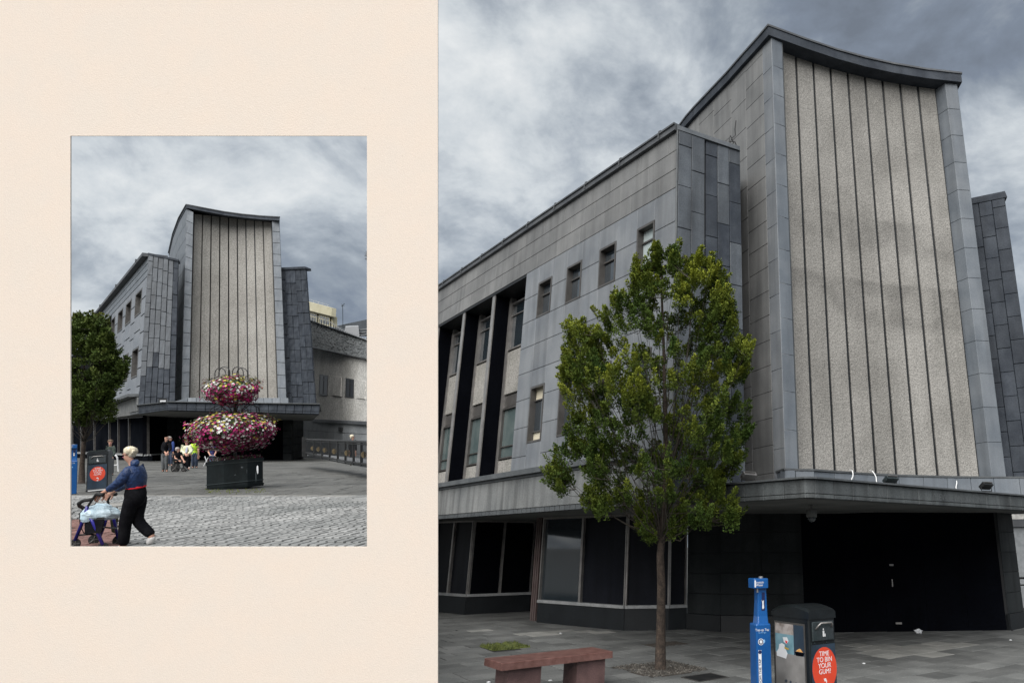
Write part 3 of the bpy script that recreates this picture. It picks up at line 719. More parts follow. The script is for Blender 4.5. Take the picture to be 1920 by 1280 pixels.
# ---------------------------------------------------------------- neighbour at far right and its railing
nb = root('neighbouring_building', V(10, 22, 0), 'pale stone building glimpsed at the far right edge past the entrance pier', 'building')
Fn = Face(V(8.6, 24, 0), V(16, 21, 0), V(16, 21, 6), V(8.6, 24, 6))
for i in range(5):
    slab(Fn, i / 5, (i + 1) / 5, 0, .42, 'wall_block', 'grey_block', nb, -.3, 0, .004); slab(Fn, i / 5, (i + 1) / 5, .46, 1, 'render_panel', 'render_wall', nb, -.3, 0, .004)
mb = MB(); fbox(mb, Fn, 0, 1, .42, .46, -.2, .08); mb.build('string_course', 'coping', nb)
rl = root('railing', V(9, 19, 0), 'black metal railing at the far right edge beyond the entrance', 'railing')
mb = MB(); mb.tube([V(8.05, 18.6, 1.12), V(12, 19.2, 1.12)], .03, 6); mb.tube([V(8.05, 18.6, .95), V(12, 19.2, .95)], .02, 6); mb.build('handrail', 'iron', rl)
for i in range(12):
    p = V(8.05, 18.6, 0).lerp(V(12, 19.2, 0), i / 11); mb = MB(); mb.tube([p, p + V(0, 0, 1.12)], .02, 5); mb.build('post', 'iron', rl)

# ---------------------------------------------------------------- bench
bc = root('bench', frame1(V(-1.99, 10.05, 0) + VD * 0.0, math.atan2(1.06, 1.28)), 'low red polished granite bench on two stone blocks', 'bench')
def bevbox(name, c, h, m, par, bv=.006):
    c = Vector(c); mb = MB(); x, y, z = h; b = bv
    mb.hexa([c + Vector(p) for p in ((-x, -y, -z), (x, -y, -z), (x, y, -z), (-x, y, -z))], [c + Vector(p) for p in ((-x, -y, z - b), (x, -y, z - b), (x, y, z - b), (-x, y, z - b))])
    k = len(mb.v); mb.v += [c + Vector(p) for p in ((-x + b, -y + b, z), (x - b, -y + b, z), (x - b, y - b, z), (-x + b, y - b, z))]
    mb.f = mb.f[:1] + mb.f[2:]; mb.m = mb.m[1:]
    mb.f += [[4 + i, 4 + (i + 1) % 4, k + (i + 1) % 4, k + i] for i in range(4)] + [[k, k + 1, k + 2, k + 3]]; mb.m = [0] * len(mb.f)
    return mb.build(name, m, par, False)
bevbox('seat', (0.0, .28, .425), (.83, .28, .045), 'bench_red', bc)
bevbox('support', (-.47, .26, .19), (.235, .19, .19), 'bench_leg', bc, .004)
bevbox('support', (.53, .26, .19), (.225, .19, .19), 'bench_leg', bc, .004)

# ---------------------------------------------------------------- tree pits, covers, litter
def heap(name, c, a, b, h, m, label, cat=None, seed=1, n=22, kind='stuff', ud=UD, vd=VD, up=V(0, 0, 1)):
    vs = []; fs = []
    for i in range(n + 1):
        for j in range(n + 1):
            x, y = i / n * 2 - 1, j / n * 2 - 1; e_ = max(0, 1 - max(abs(x), abs(y)) ** 4)
            z = h * e_ * (.35 + 1.1 * noise.noise(Vector((x * 3 + seed, y * 3, seed)))) + .01 * noise.noise(Vector((x * 14, y * 14, seed)))
            vs.append(c + ud * (x * a) + vd * (y * b) + up * (z + .004))
    for i in range(n):
        for j in range(n): k = i * (n + 1) + j; fs.append((k, k + n + 1, k + n + 2, k + 1))
    o = part(name, vs, fs, m, None, True); o['kind'] = kind
    if label: o['label'] = label
    return o
c_, a_, b_ = holes[0]
heap('tree_pit_soil', c_, .58, .62, .02, 'soil', 'dark gravelly soil in the pit round the tree trunk')
mb = MB(); rr = random.Random(9)
for i in range(1100):
    p = c_ + UD * rr.uniform(-.56, .56) + VD * rr.uniform(-.6, .6); s_ = rr.uniform(.008, .022)
    mb.add([p + V(s_, 0, .01), p + V(0, s_, .012), p + V(-s_, 0, .01), p + V(0, -s_, .012), p + V(0, 0, .012 + s_)], [(0, 1, 4), (1, 2, 4), (2, 3, 4), (3, 0, 4)])
o = mb.build('gravel', 'pebble'); tag(o, 'small pale pebbles scattered over the tree pit', kind='stuff')
c_, a_, b_ = holes[1]
heap('moss_patch', c_, .40, .42, .07, 'moss', 'green moss and low weeds in a square planting pit left of bench', seed=5)
mb = MB()
for i in range(1500):
    x, y = rr.uniform(-1, 1), rr.uniform(-1, 1); p = c_ + UD * x * .38 + VD * y * .40; h = rr.uniform(.01, .05) * (1.3 if noise.noise(Vector((x * 2, y * 2, 1))) > 0 else .6)
    d = V(rr.uniform(-1, 1), rr.uniform(-1, 1), 0) * .012
    mb.add([p - d, p + d, p + V(rr.uniform(-.02, .02), rr.uniform(-.02, .02), h + .02)], [(0, 1, 2)])
tag(mb.build('grass', 'moss'), 'short grass tufts in the square pit left of bench', kind='stuff')
for (q, a, b, m, lab, nm) in ((gnd(1247, 1207), .42, .30, 'soil', 'filled square tree pit of brown gravel behind the trunk', 'gravel_patch'),):
    heap(nm, q, a, b, .012, m, lab, seed=8)
def plate(P, a, b, m, label, nm='manhole_cover'):
    rt = root(nm, P, label, 'cover'); mb = MB(); mb.hexa([P + UD * x * a + VD * y * b + V(0, 0, -.01) for x, y in ((-1, -1), (1, -1), (1, 1), (-1, 1))], [P + UD * x * a + VD * y * b + V(0, 0, .012) for x, y in ((-1, -1), (1, -1), (1, 1), (-1, 1))])
    mb.build('cover_plate', m, rt)
    mb = MB()
    for x0, y0, x1, y1 in ((-1.06, -1.06, 1.06, -1), (-1.06, 1, 1.06, 1.06), (-1.06, -1, -1, 1), (1, -1, 1.06, 1)):
        mb.hexa([P + UD * x * a + VD * y * b + V(0, 0, -.01) for x, y in ((x0, y0), (x1, y0), (x1, y1), (x0, y1))], [P + UD * x * a + VD * y * b + V(0, 0, .015) for x, y in ((x0, y0), (x1, y0), (x1, y1), (x0, y1))])
    mb.build('cover_frame', 'steel_dark', rt)
plate(gnd(1322, 1270), .27, .22, 'iron', 'square dark iron cover in the paving right of tree pit')
rt = root('paper_litter', gnd(1723, 1187), 'crumpled white paper lying in front of the dark entrance', 'litter')
mb = MB(); mb.ell((0, 0, .045), (.09, .07, .06), 8, jit=.7); mb.build('crumpled_sheet', 'white_print', rt, False)
for i, (x, y, lab) in enumerate(((1051, 1187, 'white gum blob on paving before the shop windows'), (856, 1182, 'dark speck of litter near the left shop plinth'), (1032, 1276, 'pale scrap of litter by the bench supports'), (916, 1279, 'pale scrap at the left foot of bench'), (1620, 1244, 'tiny pale scrap on paving right of the bin'), (1895, 1200, 'white scrap on paving near the right pier'))):
    mb = MB(); mb.ell(gnd(x, y) + V(0, 0, .008), (.03, .02, .012), 6, jit=.4); tag(mb.build('litter', 'iron' if 'dark' in lab else 'white_print'), lab, 'litter', 'bits of litter on the paving')

# ---------------------------------------------------------------- blue water point
def loft(secs, name, m, par, n=4, smooth=False):
    mb = MB(); k = len(secs[0])
    for s_ in secs: mb.v += [Vector(p) for p in s_]
    for i in range(len(secs) - 1):
        for j in range(k): mb.f.append([i * k + j, i * k + (j + 1) % k, (i + 1) * k + (j + 1) % k, (i + 1) * k + j])
    mb.f.append(list(range(k))[::-1]); mb.f.append([(len(secs) - 1) * k + j for j in range(k)]); mb.m = [0] * len(mb.f)
    return mb.build(name, m, par, False, smooth)
def rrect(x0, x1, y0, y1, z, r_=.02):
    out_ = []
    for cx0, cy0, a0 in ((x1 - r_, y1 - r_, 0), (x0 + r_, y1 - r_, 90), (x0 + r_, y0 + r_, 180), (x1 - r_, y0 + r_, 270)):
        for k in range(4): a = math.radians(a0 + k * 30); out_.append((cx0 + r_ * math.cos(a), cy0 + r_ * math.sin(a), z))
    return out_
def wface(x0, x1, y, z0, z1, Mx):
    return Face(Mx @ Vector((x0, y, z0)), Mx @ Vector((x1, y, z0)), Mx @ Vector((x1, y, z1)), Mx @ Vector((x0, y, z1)))
def water_post(Mw, label):
    wp = root('water_refill_post', Mw, label, 'water tap')
    loft([rrect(-.125, .125, -.11, .11, 0), rrect(-.125, .125, -.11, .11, 1.005), rrect(-.118, .12, -.10, .105, 1.02)], 'column', 'blue_paint', wp)
    loft([rrect(-.075, .12, -.06, .105, 1.02), rrect(-.058, .12, -.04, .105, 1.10), rrect(-.045, .115, -.03, .10, 1.28), rrect(-.045, .11, -.03, .10, 1.44)], 'neck', 'blue_paint', wp)
    loft([rrect(-.14, .11, -.10, .105, 1.42), rrect(-.142, .11, -.10, .105, 1.52), rrect(-.135, .105, -.095, .10, 1.53)], 'head', 'blue_paint', wp)
    mb = MB(); mb.lathe([(.035, 1.53), (.035, 1.545), (.03, 1.55)], 14, (.03, 0, 0)); mb.build('button', 'steel', wp, False)
    mb = MB(); mb.lathe([(.012, 1.42), (.012, 1.385), (.016, 1.38), (.016, 1.37)], 10, (-.06, -.05, 0)); mb.build('spout', 'steel', wp, False)
    Fw = wface(-.125, .125, -.1102, 0, 1.0, Mw)
    Fh = wface(-.14, .11, -.1002, 1.42, 1.52, Mw)
    text('Scottish\nWater', .036, Fh, .36, .5, 'white_print', wp)
    poly(Fh, [(.03, .1), (.12, .1), (.12, .9), (.03, .9)], .002, 'white_print', wp, 'emblem')
    poly(Fw, [(.12, 0), (.32, 0), (.32, .735), (.12, .735)], .001, 'white_print', wp, 'banner')
    text('TOP UP FROM THE TAP', .042, Fw, .22, .42, 'blue_dark', wp, rot=math.pi / 2, d=.0025)
    disc(Fw, .22, .715, .02, .02, .0035, 'blue_dark', wp, 'banner_dot')
    text('Top-up Tap', .038, Fw, .40, .955, 'white_print', wp, d=.002); text('on the go', .026, Fw, .40, .925, 'pale_print', wp, d=.002)
    disc(Fw, .30, .825, .036, .036, .001, 'white_print', wp, 'badge'); disc(Fw, .30, .825, .029, .029, .002, 'blue_dark', wp, 'badge'); disc(Fw, .30, .825, .018, .018, .003, 'white_print', wp, 'badge')
    disc(Fw, .52, .83, .012, .02, .002, 'pale_print', wp, 'wave_mark')
    Fk = wface(-.035, .10, -.032, 1.08, 1.40, Mw)
    poly(Fk, [(.30, .05), (.75, .05), (.8, .9), (.45, .9)], .004, 'blue_dark', wp, 'recess_panel')
    poly(Fk, [(.42, .35), (.52, .3), (.68, .36), (.62, .5), (.66, .62), (.5, .58), (.4, .64), (.47, .5)], .006, 'white_print', wp, 'splash_mark')
water_post(frame1(V(.635, 8.8, 0), .38) @ Matrix.Diagonal((.78, .85, 1, 1)), 'bright blue drinking water refill post beside the litter bin in the large view')
# ---------------------------------------------------------------- litter bin
def litter_bin(M, label, group, k=1.0, detail=True):
    b = root('litter_bin', M, label, 'bin', group)
    # local frame: front face towards -Y, width along X, origin at base
    w, d, h = .25, .30, 1.16
    loft([rrect(-w - .01, w + .01, -d - .01, d + .01, 0), rrect(-w - .01, w + .01, -d - .01, d + .01, .08), rrect(-w, w, -d, d, .09), rrect(-w * .985, w * .985, -d, d, h)], 'body', 'bin_black', b)
    mb = MB(); n = 10; secs = []
    for i in range(n + 1):                                        # hood arched front to back
        t_ = i / n; y = -d - .012 + (2 * d + .024) * t_; z = h + .055 + .085 * math.sin(math.pi * min(1, t_ * .9 + .1)) ** .8
        secs.append((y, z))
    for y, z in secs: mb.v += [Vector((-w - .008, y, h - .02)), Vector((w + .008, y, h - .02)), Vector((w + .008, y, z - .03)), Vector((w - .03, y, z)), Vector((-w + .03, y, z)), Vector((-w - .008, y, z - .03))]
    for i in range(n):
        for j in range(6): mb.f.append([i * 6 + j, (i + 1) * 6 + j, (i + 1) * 6 + (j + 1) % 6, i * 6 + (j + 1) % 6])
    mb.f.append([0, 1, 2, 3, 4, 5]); mb.f.append([n * 6 + j for j in range(6)][::-1]); mb.m = [0] * len(mb.f)
    mb.build('hood', 'bin_black', b, False, False)
    Mi = INV[b.name][0]
    Ff = wface(-w, w, -d - .001, 0, h, Mi)
    ch = slab(Ff, .10, .90, .76, .955, 'chute_door', 'bin_grey', b, -.0, .02, 0, .006)
    mb = MB(); mb.tube([(-.15, -d - .02, 1.02), (-.12, -d - .05, 1.07), (-.09, -d - .06, 1.095), (.11, -d - .06, 1.095), (.14, -d - .05, 1.07), (.15, -d - .02, 1.04)], .011, 7)
    mb.build('handle', 'steel', b, False, True)
    poly(Ff, [(.05, .08), (.95, .08), (.95, .72), (.05, .72)], .004, 'dark_print', b, 'front_panel')
    dk = disc(Ff, .52, .475, .195, .235, .007, 'red_print', b, 'red_sticker', 40)
    text('TIME\nTO BIN\nYOUR\nGUM?', .076, Ff, .52, .535, 'white_print', b, d=.008)
    poly(Ff, [(.46, .375), (.54, .38), (.58, .35), (.57, .325), (.53, .35), (.49, .35)], .0085, 'white_print', b, 'hand_symbol')
    for k_ in range(3): poly(Ff, [(.49, .305 - k_ * .012), (.56, .305 - k_ * .012), (.56, .312 - k_ * .012), (.49, .312 - k_ * .012)], .0085, 'white_print', b, 'small_print')
    poly(Ff, [(.42, .82), (.46, .82), (.47, .87), (.53, .875), (.55, .84), (.6, .84), (.58, .90), (.5, .925), (.44, .9)], .022, 'pale_grey' if 'pale_grey' in MATS else 'white_print', b, 'symbol') if False else None
    fig = MB(); fbox(fig, Ff, .47, .53, .80, .86, 0, .023); fbox(fig, Ff, .485, .515, .865, .885, 0, .023); fbox(fig, Ff, .54, .57, .80, .83, 0, .023); fig.build('bin_symbol', 'white_metal', b)
    mb = MB(); fbox(mb, Ff, .1, .9, .025, .055, 0, .03); mb.build('foot_rail', 'white_metal', b)
    # side with printed poster (the left side)
    Fs = Face(Mi @ Vector((-w - .001, d, 0)), Mi @ Vector((-w - .001, -d, 0)), Mi @ Vector((-w - .001, -d, h)), Mi @ Vector((-w - .001, d, h)))
    poly(Fs, [(.06, .06), (.90, .06), (.90, .93), (.06, .93)], .006, 'steel_dark', b, 'poster_frame')
    poly(Fs, [(.09, .08), (.87, .08), (.87, .60), (.09, .60)], .008, 'grey_print', b, 'poster')
    poly(Fs, [(.09, .60), (.60, .60), (.60, .80), (.09, .80)], .008, 'sea_print', b, 'poster')
    poly(Fs, [(.09, .80), (.60, .80), (.60, .91), (.09, .91)], .008, 'brown_print', b, 'poster')
    poly(Fs, [(.60, .60), (.87, .60), (.87, .91), (.60, .91)], .008, 'dark_print', b, 'poster')
    if detail:
        # a standing gull, another one lower, a small boat-like shape: flat print
        poly(Fs, [(.12, .56), (.38, .545), (.42, .60), (.36, .655), (.34, .69), (.27, .70), (.20, .685), (.18, .64), (.12, .60)], .0095, 'white_print', b, 'gull_print')
        poly(Fs, [(.34, .668), (.47, .655), (.45, .64), (.35, .645)], .0105, 'beak_print', b, 'beak_print')
        poly(Fs, [(.30, .765), (.42, .77), (.46, .73), (.40, .70), (.33, .715)], .0095, 'white_print', b, 'print_patch')
        poly(Fs, [(.37, .735), (.43, .73), (.42, .705), (.38, .71)], .0105, 'red_cloth', b, 'print_patch')
        poly(Fs, [(.62, .635), (.88, .635), (.84, .60), (.66, .595)], .0095, 'board_black', b, 'print_patch')
        poly(Fs, [(.65, .64), (.84, .64), (.80, .66), (.76, .675), (.70, .66)], .0105, 'orange_print', b, 'print_patch')
        for kk_ in range(26):
            uu, vv = .30 + R0.random() * .42, .20 + R0.random() * .13; s_ = R0.uniform(.015, .04)
            poly(Fs, [(uu - s_, vv), (uu, vv - s_ * .4), (uu + s_, vv + s_ * .2), (uu, vv + s_ * .5)], .0092 + .0001 * kk_, R0.choice(('white_print', 'dark_print', 'dark_print', 'grey_print')), b, 'plumage_print')
        poly(Fs, [(.24, .14), (.7, .12), (.78, .2), (.68, .23), (.4, .2), (.26, .19)], .0098, 'white_print', b, 'gull_print')
    mb = MB(); rr = random.Random(2)
    for i in range(22):
        u, v = rr.uniform(.05, .95), rr.choice((rr.uniform(.73, .76), rr.uniform(.6, .72))); s_ = .004 + rr.random() * .004
        if u > .3 and v < .72: u = rr.uniform(.04, .12)
        fbox(mb, Ff, u - s_ / .5, u + s_ / .5, v - s_ / 1.1, v + s_ / 1.1, .0, .0065)
    mb.build('scuff_mark', 'bin_grey', b)
    return b
pA, pB = V(1.08, 7.83, 0), V(1.40, 8.05, 0)
ang = math.atan2(.32, .34) * .55
Mb = frame1(V(1.195, 9.12, 0), .60) @ Matrix.Diagonal((.86, 1.12, .935, 1))
litter_bin(Mb, 'black hooded litter bin with seagull poster and red gum sticker, next to blue post', 'black litter bins')

# ---------------------------------------------------------------- trees
def inside(poly_, x, y):
    c = False; n = len(poly_); j = n - 1
    for i in range(n):
        xi, yi = poly_[i]; xj, yj = poly_[j]
        if (yi > y) != (yj > y) and x < (xj - xi) * (y - yi) / (yj - yi) + xi: c = not c
        j = i
    return c
def make_tree(base, label, outline, Zc, nclust, nleaf, leaf, up, trunk_r, trunk_px, depth_r, leafmat, name='street_tree', seed=1, clr=.16, group=None, squash=1.0, twigs=True, tipbias=.0):
    """outline: crown silhouette; the crown is filled in depth as a rounded body round the trunk axis"""
    rr = random.Random(seed); t = root(name, base, label, 'tree', group)
    k = Zc / FPX                                                   # metres per pixel at the trunk
    xs = [p[0] for p in outline]; ys = [p[1] for p in outline]
    axis = RT; dep = RT.cross(up).normalized() * -1
    dep = (FW - up * FW.dot(up)).normalized()
    spans = {}
    def span(y):
        y = round(y / 6) * 6
        if y not in spans:
            hit = [x for x in range(int(min(xs)), int(max(xs)), 3) if inside(outline, x, y)]
            spans[y] = (min(hit), max(hit)) if hit else None
        return spans[y]
    cl = []; tries = 0
    while len(cl) < nclust and tries < nclust * 60:
        tries += 1
        x, y = rr.uniform(min(xs), max(xs)), rr.uniform(min(ys), max(ys))
        if not inside(outline, x, y): continue
        s_ = span(y)
        if not s_: continue
        hw = (s_[1] - s_[0]) / 2; mx_ = (s_[0] + s_[1]) / 2; e_ = 1 - ((x - mx_) / max(hw, 1)) ** 2
        dm = math.sqrt(max(e_, .02)) * hw * k * depth_r
        dz = rr.uniform(-1, 1) * dm
        rad = math.hypot((x - mx_) / max(hw, 1), dz / max(hw * k * depth_r, .01))
        if rad < .5 and rr.random() < .70: continue
        P = Q(x, y, Zc + dz)
        if noise.noise(P * (1.9 / (k * 100))) < .0 and rr.random() < .92: continue
        cl.append((P, rad, (y - min(ys)) / (max(ys) - min(ys))))
    ctr = (sum(xs) / len(xs), sum(ys) / len(ys))
    for i_, (x, y) in enumerate(outline):                          # leading shoots along the silhouette
        x0, y0 = outline[i_ - 1]; x1, y1 = outline[(i_ + 1) % len(outline)]
        if (x - x0) * (y1 - y) - (y - y0) * (x1 - x) < 0 and squash == 1.0 and False: continue
        dx, dy = ctr[0] - x, ctr[1] - y; L2 = math.hypot(dx, dy)
        for j_ in range(5):
            f = (5 + j_ * 8) / L2; q_ = (x + dx * f + rr.uniform(-4, 4), y + dy * f + rr.uniform(-4, 4))
            cl.append((Q(q_[0], q_[1], Zc + rr.uniform(-.25, .25) * k * 60), .95, (y - min(ys)) / (max(ys) - min(ys))))
    # trunk and limbs
    tr = [Q(px, py, Zc) for px, py in trunk_px]; n = len(tr)
    mb = MB(); mb.tube([tr[0] - up * .03] + tr, [trunk_r * 1.5] + [trunk_r * (1.12 if i == 0 else 1 - .86 * (i / (n - 1)) ** .85) for i in range(n)], 12); trunk = mb.build('trunk', 'bark', t, smooth=True)
    H_ = (tr[-1] - tr[0]).length
    br = MB(); starts = []
    for P, rad, fy in cl[:: max(1, len(cl) // 75)]:                    # main limbs
        hP = (P - tr[0]).dot(up); lat = (P - tr[0] - up * hP).length
        hs = max(H_ * .30 + rr.uniform(0, .3) * H_ * .1, min(H_ * .93, hP - lat * rr.uniform(.9, 1.6)))
        f = hs / H_ * (n - 1); i0 = min(n - 2, int(f)); s0 = tr[i0].lerp(tr[i0 + 1], f - i0)
        m1 = s0.lerp(P, .35) - up * (lat * .10) + Vector([rr.uniform(-1, 1) for _ in range(3)]) * lat * .06
        m2 = s0.lerp(P, .7) - up * (lat * .06) + Vector([rr.uniform(-1, 1) for _ in range(3)]) * lat * .05
        rd = max(.008, trunk_r * .20 * (1 - hs / H_ * .6)); rd *= .8
        br.tube([s0, m1, m2, P], [rd, rd * .7, rd * .45, rd * .2], 5, caps=False); starts += [m1, m2, P, m1.lerp(m2, .5), m2.lerp(P, .5)]
    limb = br.build('branches', 'twig', t, kind='stuff')
    tw = MB(); lv = []; lf = []; tint = []
    lump = noise.noise
    for P, rad, fy in cl:
        if twigs:
            q = min(starts, key=lambda s_: (s_ - P).length_squared + max(0, (s_ - P).dot(up)) * 2)
            tw.tube([q, q.lerp(P, .5) - up * .02, P], [.006 * leaf / .05, .005 * leaf / .05, .002], 3, caps=False)
        outd = (P - (tr[0] + up * (P - tr[0]).dot(up))); outd = outd.normalized() if outd.length > .01 else up
        d = (up * 1.0 + outd * .65 + Vector([rr.uniform(-.5, .5) for _ in range(3)])).normalized()
        eg = 1 if rad > .78 else 0; ln = clr * rr.uniform(1.2, 2.6) * (1 + .7 * eg); cr_ = clr * rr.uniform(.45, .9) * (1 - .35 * eg)
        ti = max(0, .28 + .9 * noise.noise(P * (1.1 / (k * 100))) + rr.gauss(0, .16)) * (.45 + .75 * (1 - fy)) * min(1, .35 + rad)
        for _ in range(int(nleaf * rr.uniform(.6, 1.4))):
            a = rr.random(); w_ = cr_ * (1 - .75 * a) * math.sqrt(rr.random())
            o_ = Vector([rr.gauss(0, 1) for _ in range(3)]); o_ = (o_ - d * o_.dot(d)); o_ = o_.normalized() * w_ * 1.6 if o_.length > 1e-6 else o_
            c = P + d * (a - .35) * ln + o_
            ld_ = (o_.normalized() * .8 + d * .9 + Vector([rr.uniform(-.7, .7) for _ in range(3)])).normalized() if o_.length > 1e-6 else d
            sd = ld_.cross(Vector([rr.uniform(-1, 1) for _ in range(3)]) + up * 1.2).normalized(); s_ = leaf * rr.uniform(.65, 1.25)
            nn = ld_.cross(sd) * s_ * .12
            i = len(lv); lv += [c, c + ld_ * s_ * .5 + sd * s_ * .30 + nn, c + ld_ * s_, c + ld_ * s_ * .5 - sd * s_ * .30 + nn]
            lf += [(i, i + 1, i + 2), (i, i + 2, i + 3)]
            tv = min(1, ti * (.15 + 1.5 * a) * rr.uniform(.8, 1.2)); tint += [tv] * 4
    if twigs: tw.build('twigs', 'twig', t, kind='stuff')
    inv = INV[t.name][1]; me = bpy.data.meshes.new('crown'); me.from_pydata([tuple(inv @ p) for p in lv], [], lf)
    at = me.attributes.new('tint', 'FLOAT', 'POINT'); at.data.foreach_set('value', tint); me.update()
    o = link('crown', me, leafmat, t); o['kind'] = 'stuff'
    return t
OUT1 = [(1240, 462), (1232, 475), (1212, 488), (1188, 495), (1190, 530), (1178, 558), (1150, 556), (1125, 590), (1118, 625), (1102, 640), (1085, 612), (1064, 610), (1066, 650), (1056, 680), (1058, 740), (1076, 790), (1062, 818), (1082, 850), (1070, 862), (1040, 868),
        (1028, 905), (1050, 925), (1100, 938), (1098, 958), (1122, 968), (1160, 945), (1200, 968), (1198, 992), (1215, 1012), (1262, 1012), (1282, 990), (1330, 985), (1382, 988), (1385, 970), (1350, 940), (1352, 905), (1385, 880), (1398, 830), (1402, 770), (1404, 700),
        (1410, 650), (1392, 648), (1378, 612), (1362, 555), (1364, 530), (1345, 515), (1338, 484), (1312, 478), (1292, 492), (1296, 520), (1280, 522), (1270, 480), (1262, 462)]
TB = gnd(1238, 1255); ZT = (TB - CAM).dot(FW)
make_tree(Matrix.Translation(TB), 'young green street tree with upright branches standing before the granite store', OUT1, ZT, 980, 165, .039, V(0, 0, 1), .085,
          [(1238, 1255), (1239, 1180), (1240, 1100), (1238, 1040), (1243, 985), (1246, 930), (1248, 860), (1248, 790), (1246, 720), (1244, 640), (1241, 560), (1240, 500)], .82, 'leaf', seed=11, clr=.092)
# sucker leaves low on the trunk are part of the crown outline

# ================================================================ THE COLLAGE PAGE, BUILT AS A BOARD WITH ITS OPENING
ZB = 4.0; TH = .007
def BP(px, py, d=0.0): return Q(px, py, ZB) + FW * d
bd = root('collage_page', BP(410, 1560), 'cream collage page built as a tall board with rectangular opening, left of the plaza', 'board')
yb = 1523.0
xo = (-320, 132, 688, 821); yo = (yb, 1024.5, 255, -260)
vs = []; fs = []; mi = []
for d in (0, TH):
    for y in yo:
        for x in xo: vs.append(BP(x, y) + FW * d)
def ix(i, j, d): return d * 16 + j * 4 + i
for j in range(3):
    for i in range(3):
        if i == 1 and j == 1: continue
        fs.append((ix(i, j, 0), ix(i + 1, j, 0), ix(i + 1, j + 1, 0), ix(i, j + 1, 0))); mi.append(0)
        fs.append((ix(i, j, 1), ix(i, j + 1, 1), ix(i + 1, j + 1, 1), ix(i + 1, j, 1))); mi.append(1)
def rim(a, b): fs.append((ix(*a, 0), ix(*b, 0), ix(*b, 1), ix(*a, 1))); mi.append(1)
for i in range(3): rim((i, 0), (i + 1, 0)); rim((i, 3), (i + 1, 3)); rim((0, i), (0, i + 1)); rim((3, i), (3, i + 1))
rim((1, 1), (2, 1)); rim((1, 2), (2, 2)); rim((1, 1), (1, 2)); rim((2, 1), (2, 2))
part('panel', vs, fs, ['paper', 'board_edge'], bd, mi=mi)
rr = random.Random(5); fl = MB()
for i in range(210):
    x, y = rr.uniform(0, 815), rr.uniform(0, 1278)
    if 126 < x < 694 and 249 < y < 1031: continue
    s_ = rr.uniform(.6, 1.5) * rr.random() + .5; a = rr.uniform(0, 3)
    c = BP(x, y); e_ = .00314
    fl.add([c + (RT * math.cos(a + t_) * s_ + UP * math.sin(a + t_) * s_ * .6) * e_ * .5 - FW * .0006 for t_ in (0, 1.57, 3.14, 4.71)], [(3, 2, 1, 0)])
fl.build('paper_flecks', 'paper_fleck', bd, kind='stuff')
for x in (-250, 755):                                              # props behind
    top = BP(x, 500, TH + .03); ft = BP(x, 1523, 0) + V(0, 1.9, 0); ft.z = .02
    zf = (ft - CAM).dot(FW); ft.x = (x - (30 if x > 0 else 0) - CX) / FPX * zf
    mb = MB(); mb.tube([top, ft, BP(x, 1510, TH + .03)], .02, 6); mb.build('prop', 'bench_leg', bd)

# ================================================================ THE SCENE SEEN THROUGH THE OPENING
# sloping square, as one block of ground with a skirt
def g2(px, py, h=0.0): return gnd2(px, py) + N2 * h
E0 = CAM - N2 * EYE2                                               # foot of the eye on that plane
AX = (RT - N2 * RT.dot(N2)).normalized(); AY = N2.cross(AX) * 1.0
if AY.dot(FW) < 0: AY = -AY
def gp(a, b, h=0.0): return E0 + AX * a + AY * b + N2 * h
def ab(px, py): v = gnd2(px, py) - E0; return v.dot(AX), v.dot(AY)
near = [gp(-8.2 * 1.02, 8.2), gp(-3.6, 8.2)]
mb = MB(); lim = [(-1.05, 8.6), (-.44, 8.6), (-.44, 150), (-1.05, 150)]
topv = [gp(a * b * .99, b, -.03) for a, b in lim]; botv = [p - N2 * .5 for p in topv]
mb.hexa(botv, topv); o = mb.build('sloping_ground', 'grout'); o['kind'] = 'structure'
sq = part('square', [gp(-1.05 * 12, 12, -.02), gp(-.44 * 12, 12, -.02), gp(-.44 * 140, 140, -.02), gp(-1.05 * 140, 140, -.02)], [(0, 1, 2, 3)], 'grout', None); sq['kind'] = 'structure'
# granite setts in waving courses (near) and flag paving (far)
def edge_b(a, b): return 0
BK = ab(410, 931)[1]; BK0 = ab(410, 921)[1]
st = MB(); sp = MB(); brk = MB(); rr = random.Random(21)
def is_brick(x, y): return x < 205 - (y - 975) * .05 and y > 974
b = 9.0; row = 0
LW = .15; DP = .40
while b < BK + .6:
    a = -1.0 * b; a += rr.random() * LW
    dp = DP
    while a < -.46 * b:
        wv = .13 * math.sin(a * 1.7 + .4)
        bb = b + wv; w_ = LW * rr.uniform(.85, 1.12)
        x, y = proj(gp(a, bb))
        if 118 < x < 702 and y < 1040 and bb < BK + .12 * math.sin(a * 1.3) :
            if is_brick(x, y): a += w_; continue
            g = .019; sl = .13 * 1.7 * math.cos(a * 1.7 + .4)
            gd = .035; p = [gp(a + g, bb + gd), gp(a + w_ - g, bb + sl * w_ + gd), gp(a + w_ - g, bb + sl * w_ + dp - gd), gp(a + g, bb + dp - gd)]
            h = rr.uniform(-.006, .006); m_ = (p[0] + p[2]) / 2
            md = [q + N2 * h for q in p]; tp_ = [q.lerp(m_, .10) + N2 * (h + .010) for q in p]; bt = [q - N2 * .03 for q in p]
            st.add(bt + md + tp_, [(8, 9, 10, 11)] + [(i, (i + 1) % 4, 4 + (i + 1) % 4, 4 + i) for i in range(4)] + [(4 + i, 4 + (i + 1) % 4, 8 + (i + 1) % 4, 8 + i) for i in range(4)])
        a += w_
    b += dp; row += 1
tag(st.build('sett_paving', 'sett', sq), kind='stuff')
b = 9.2
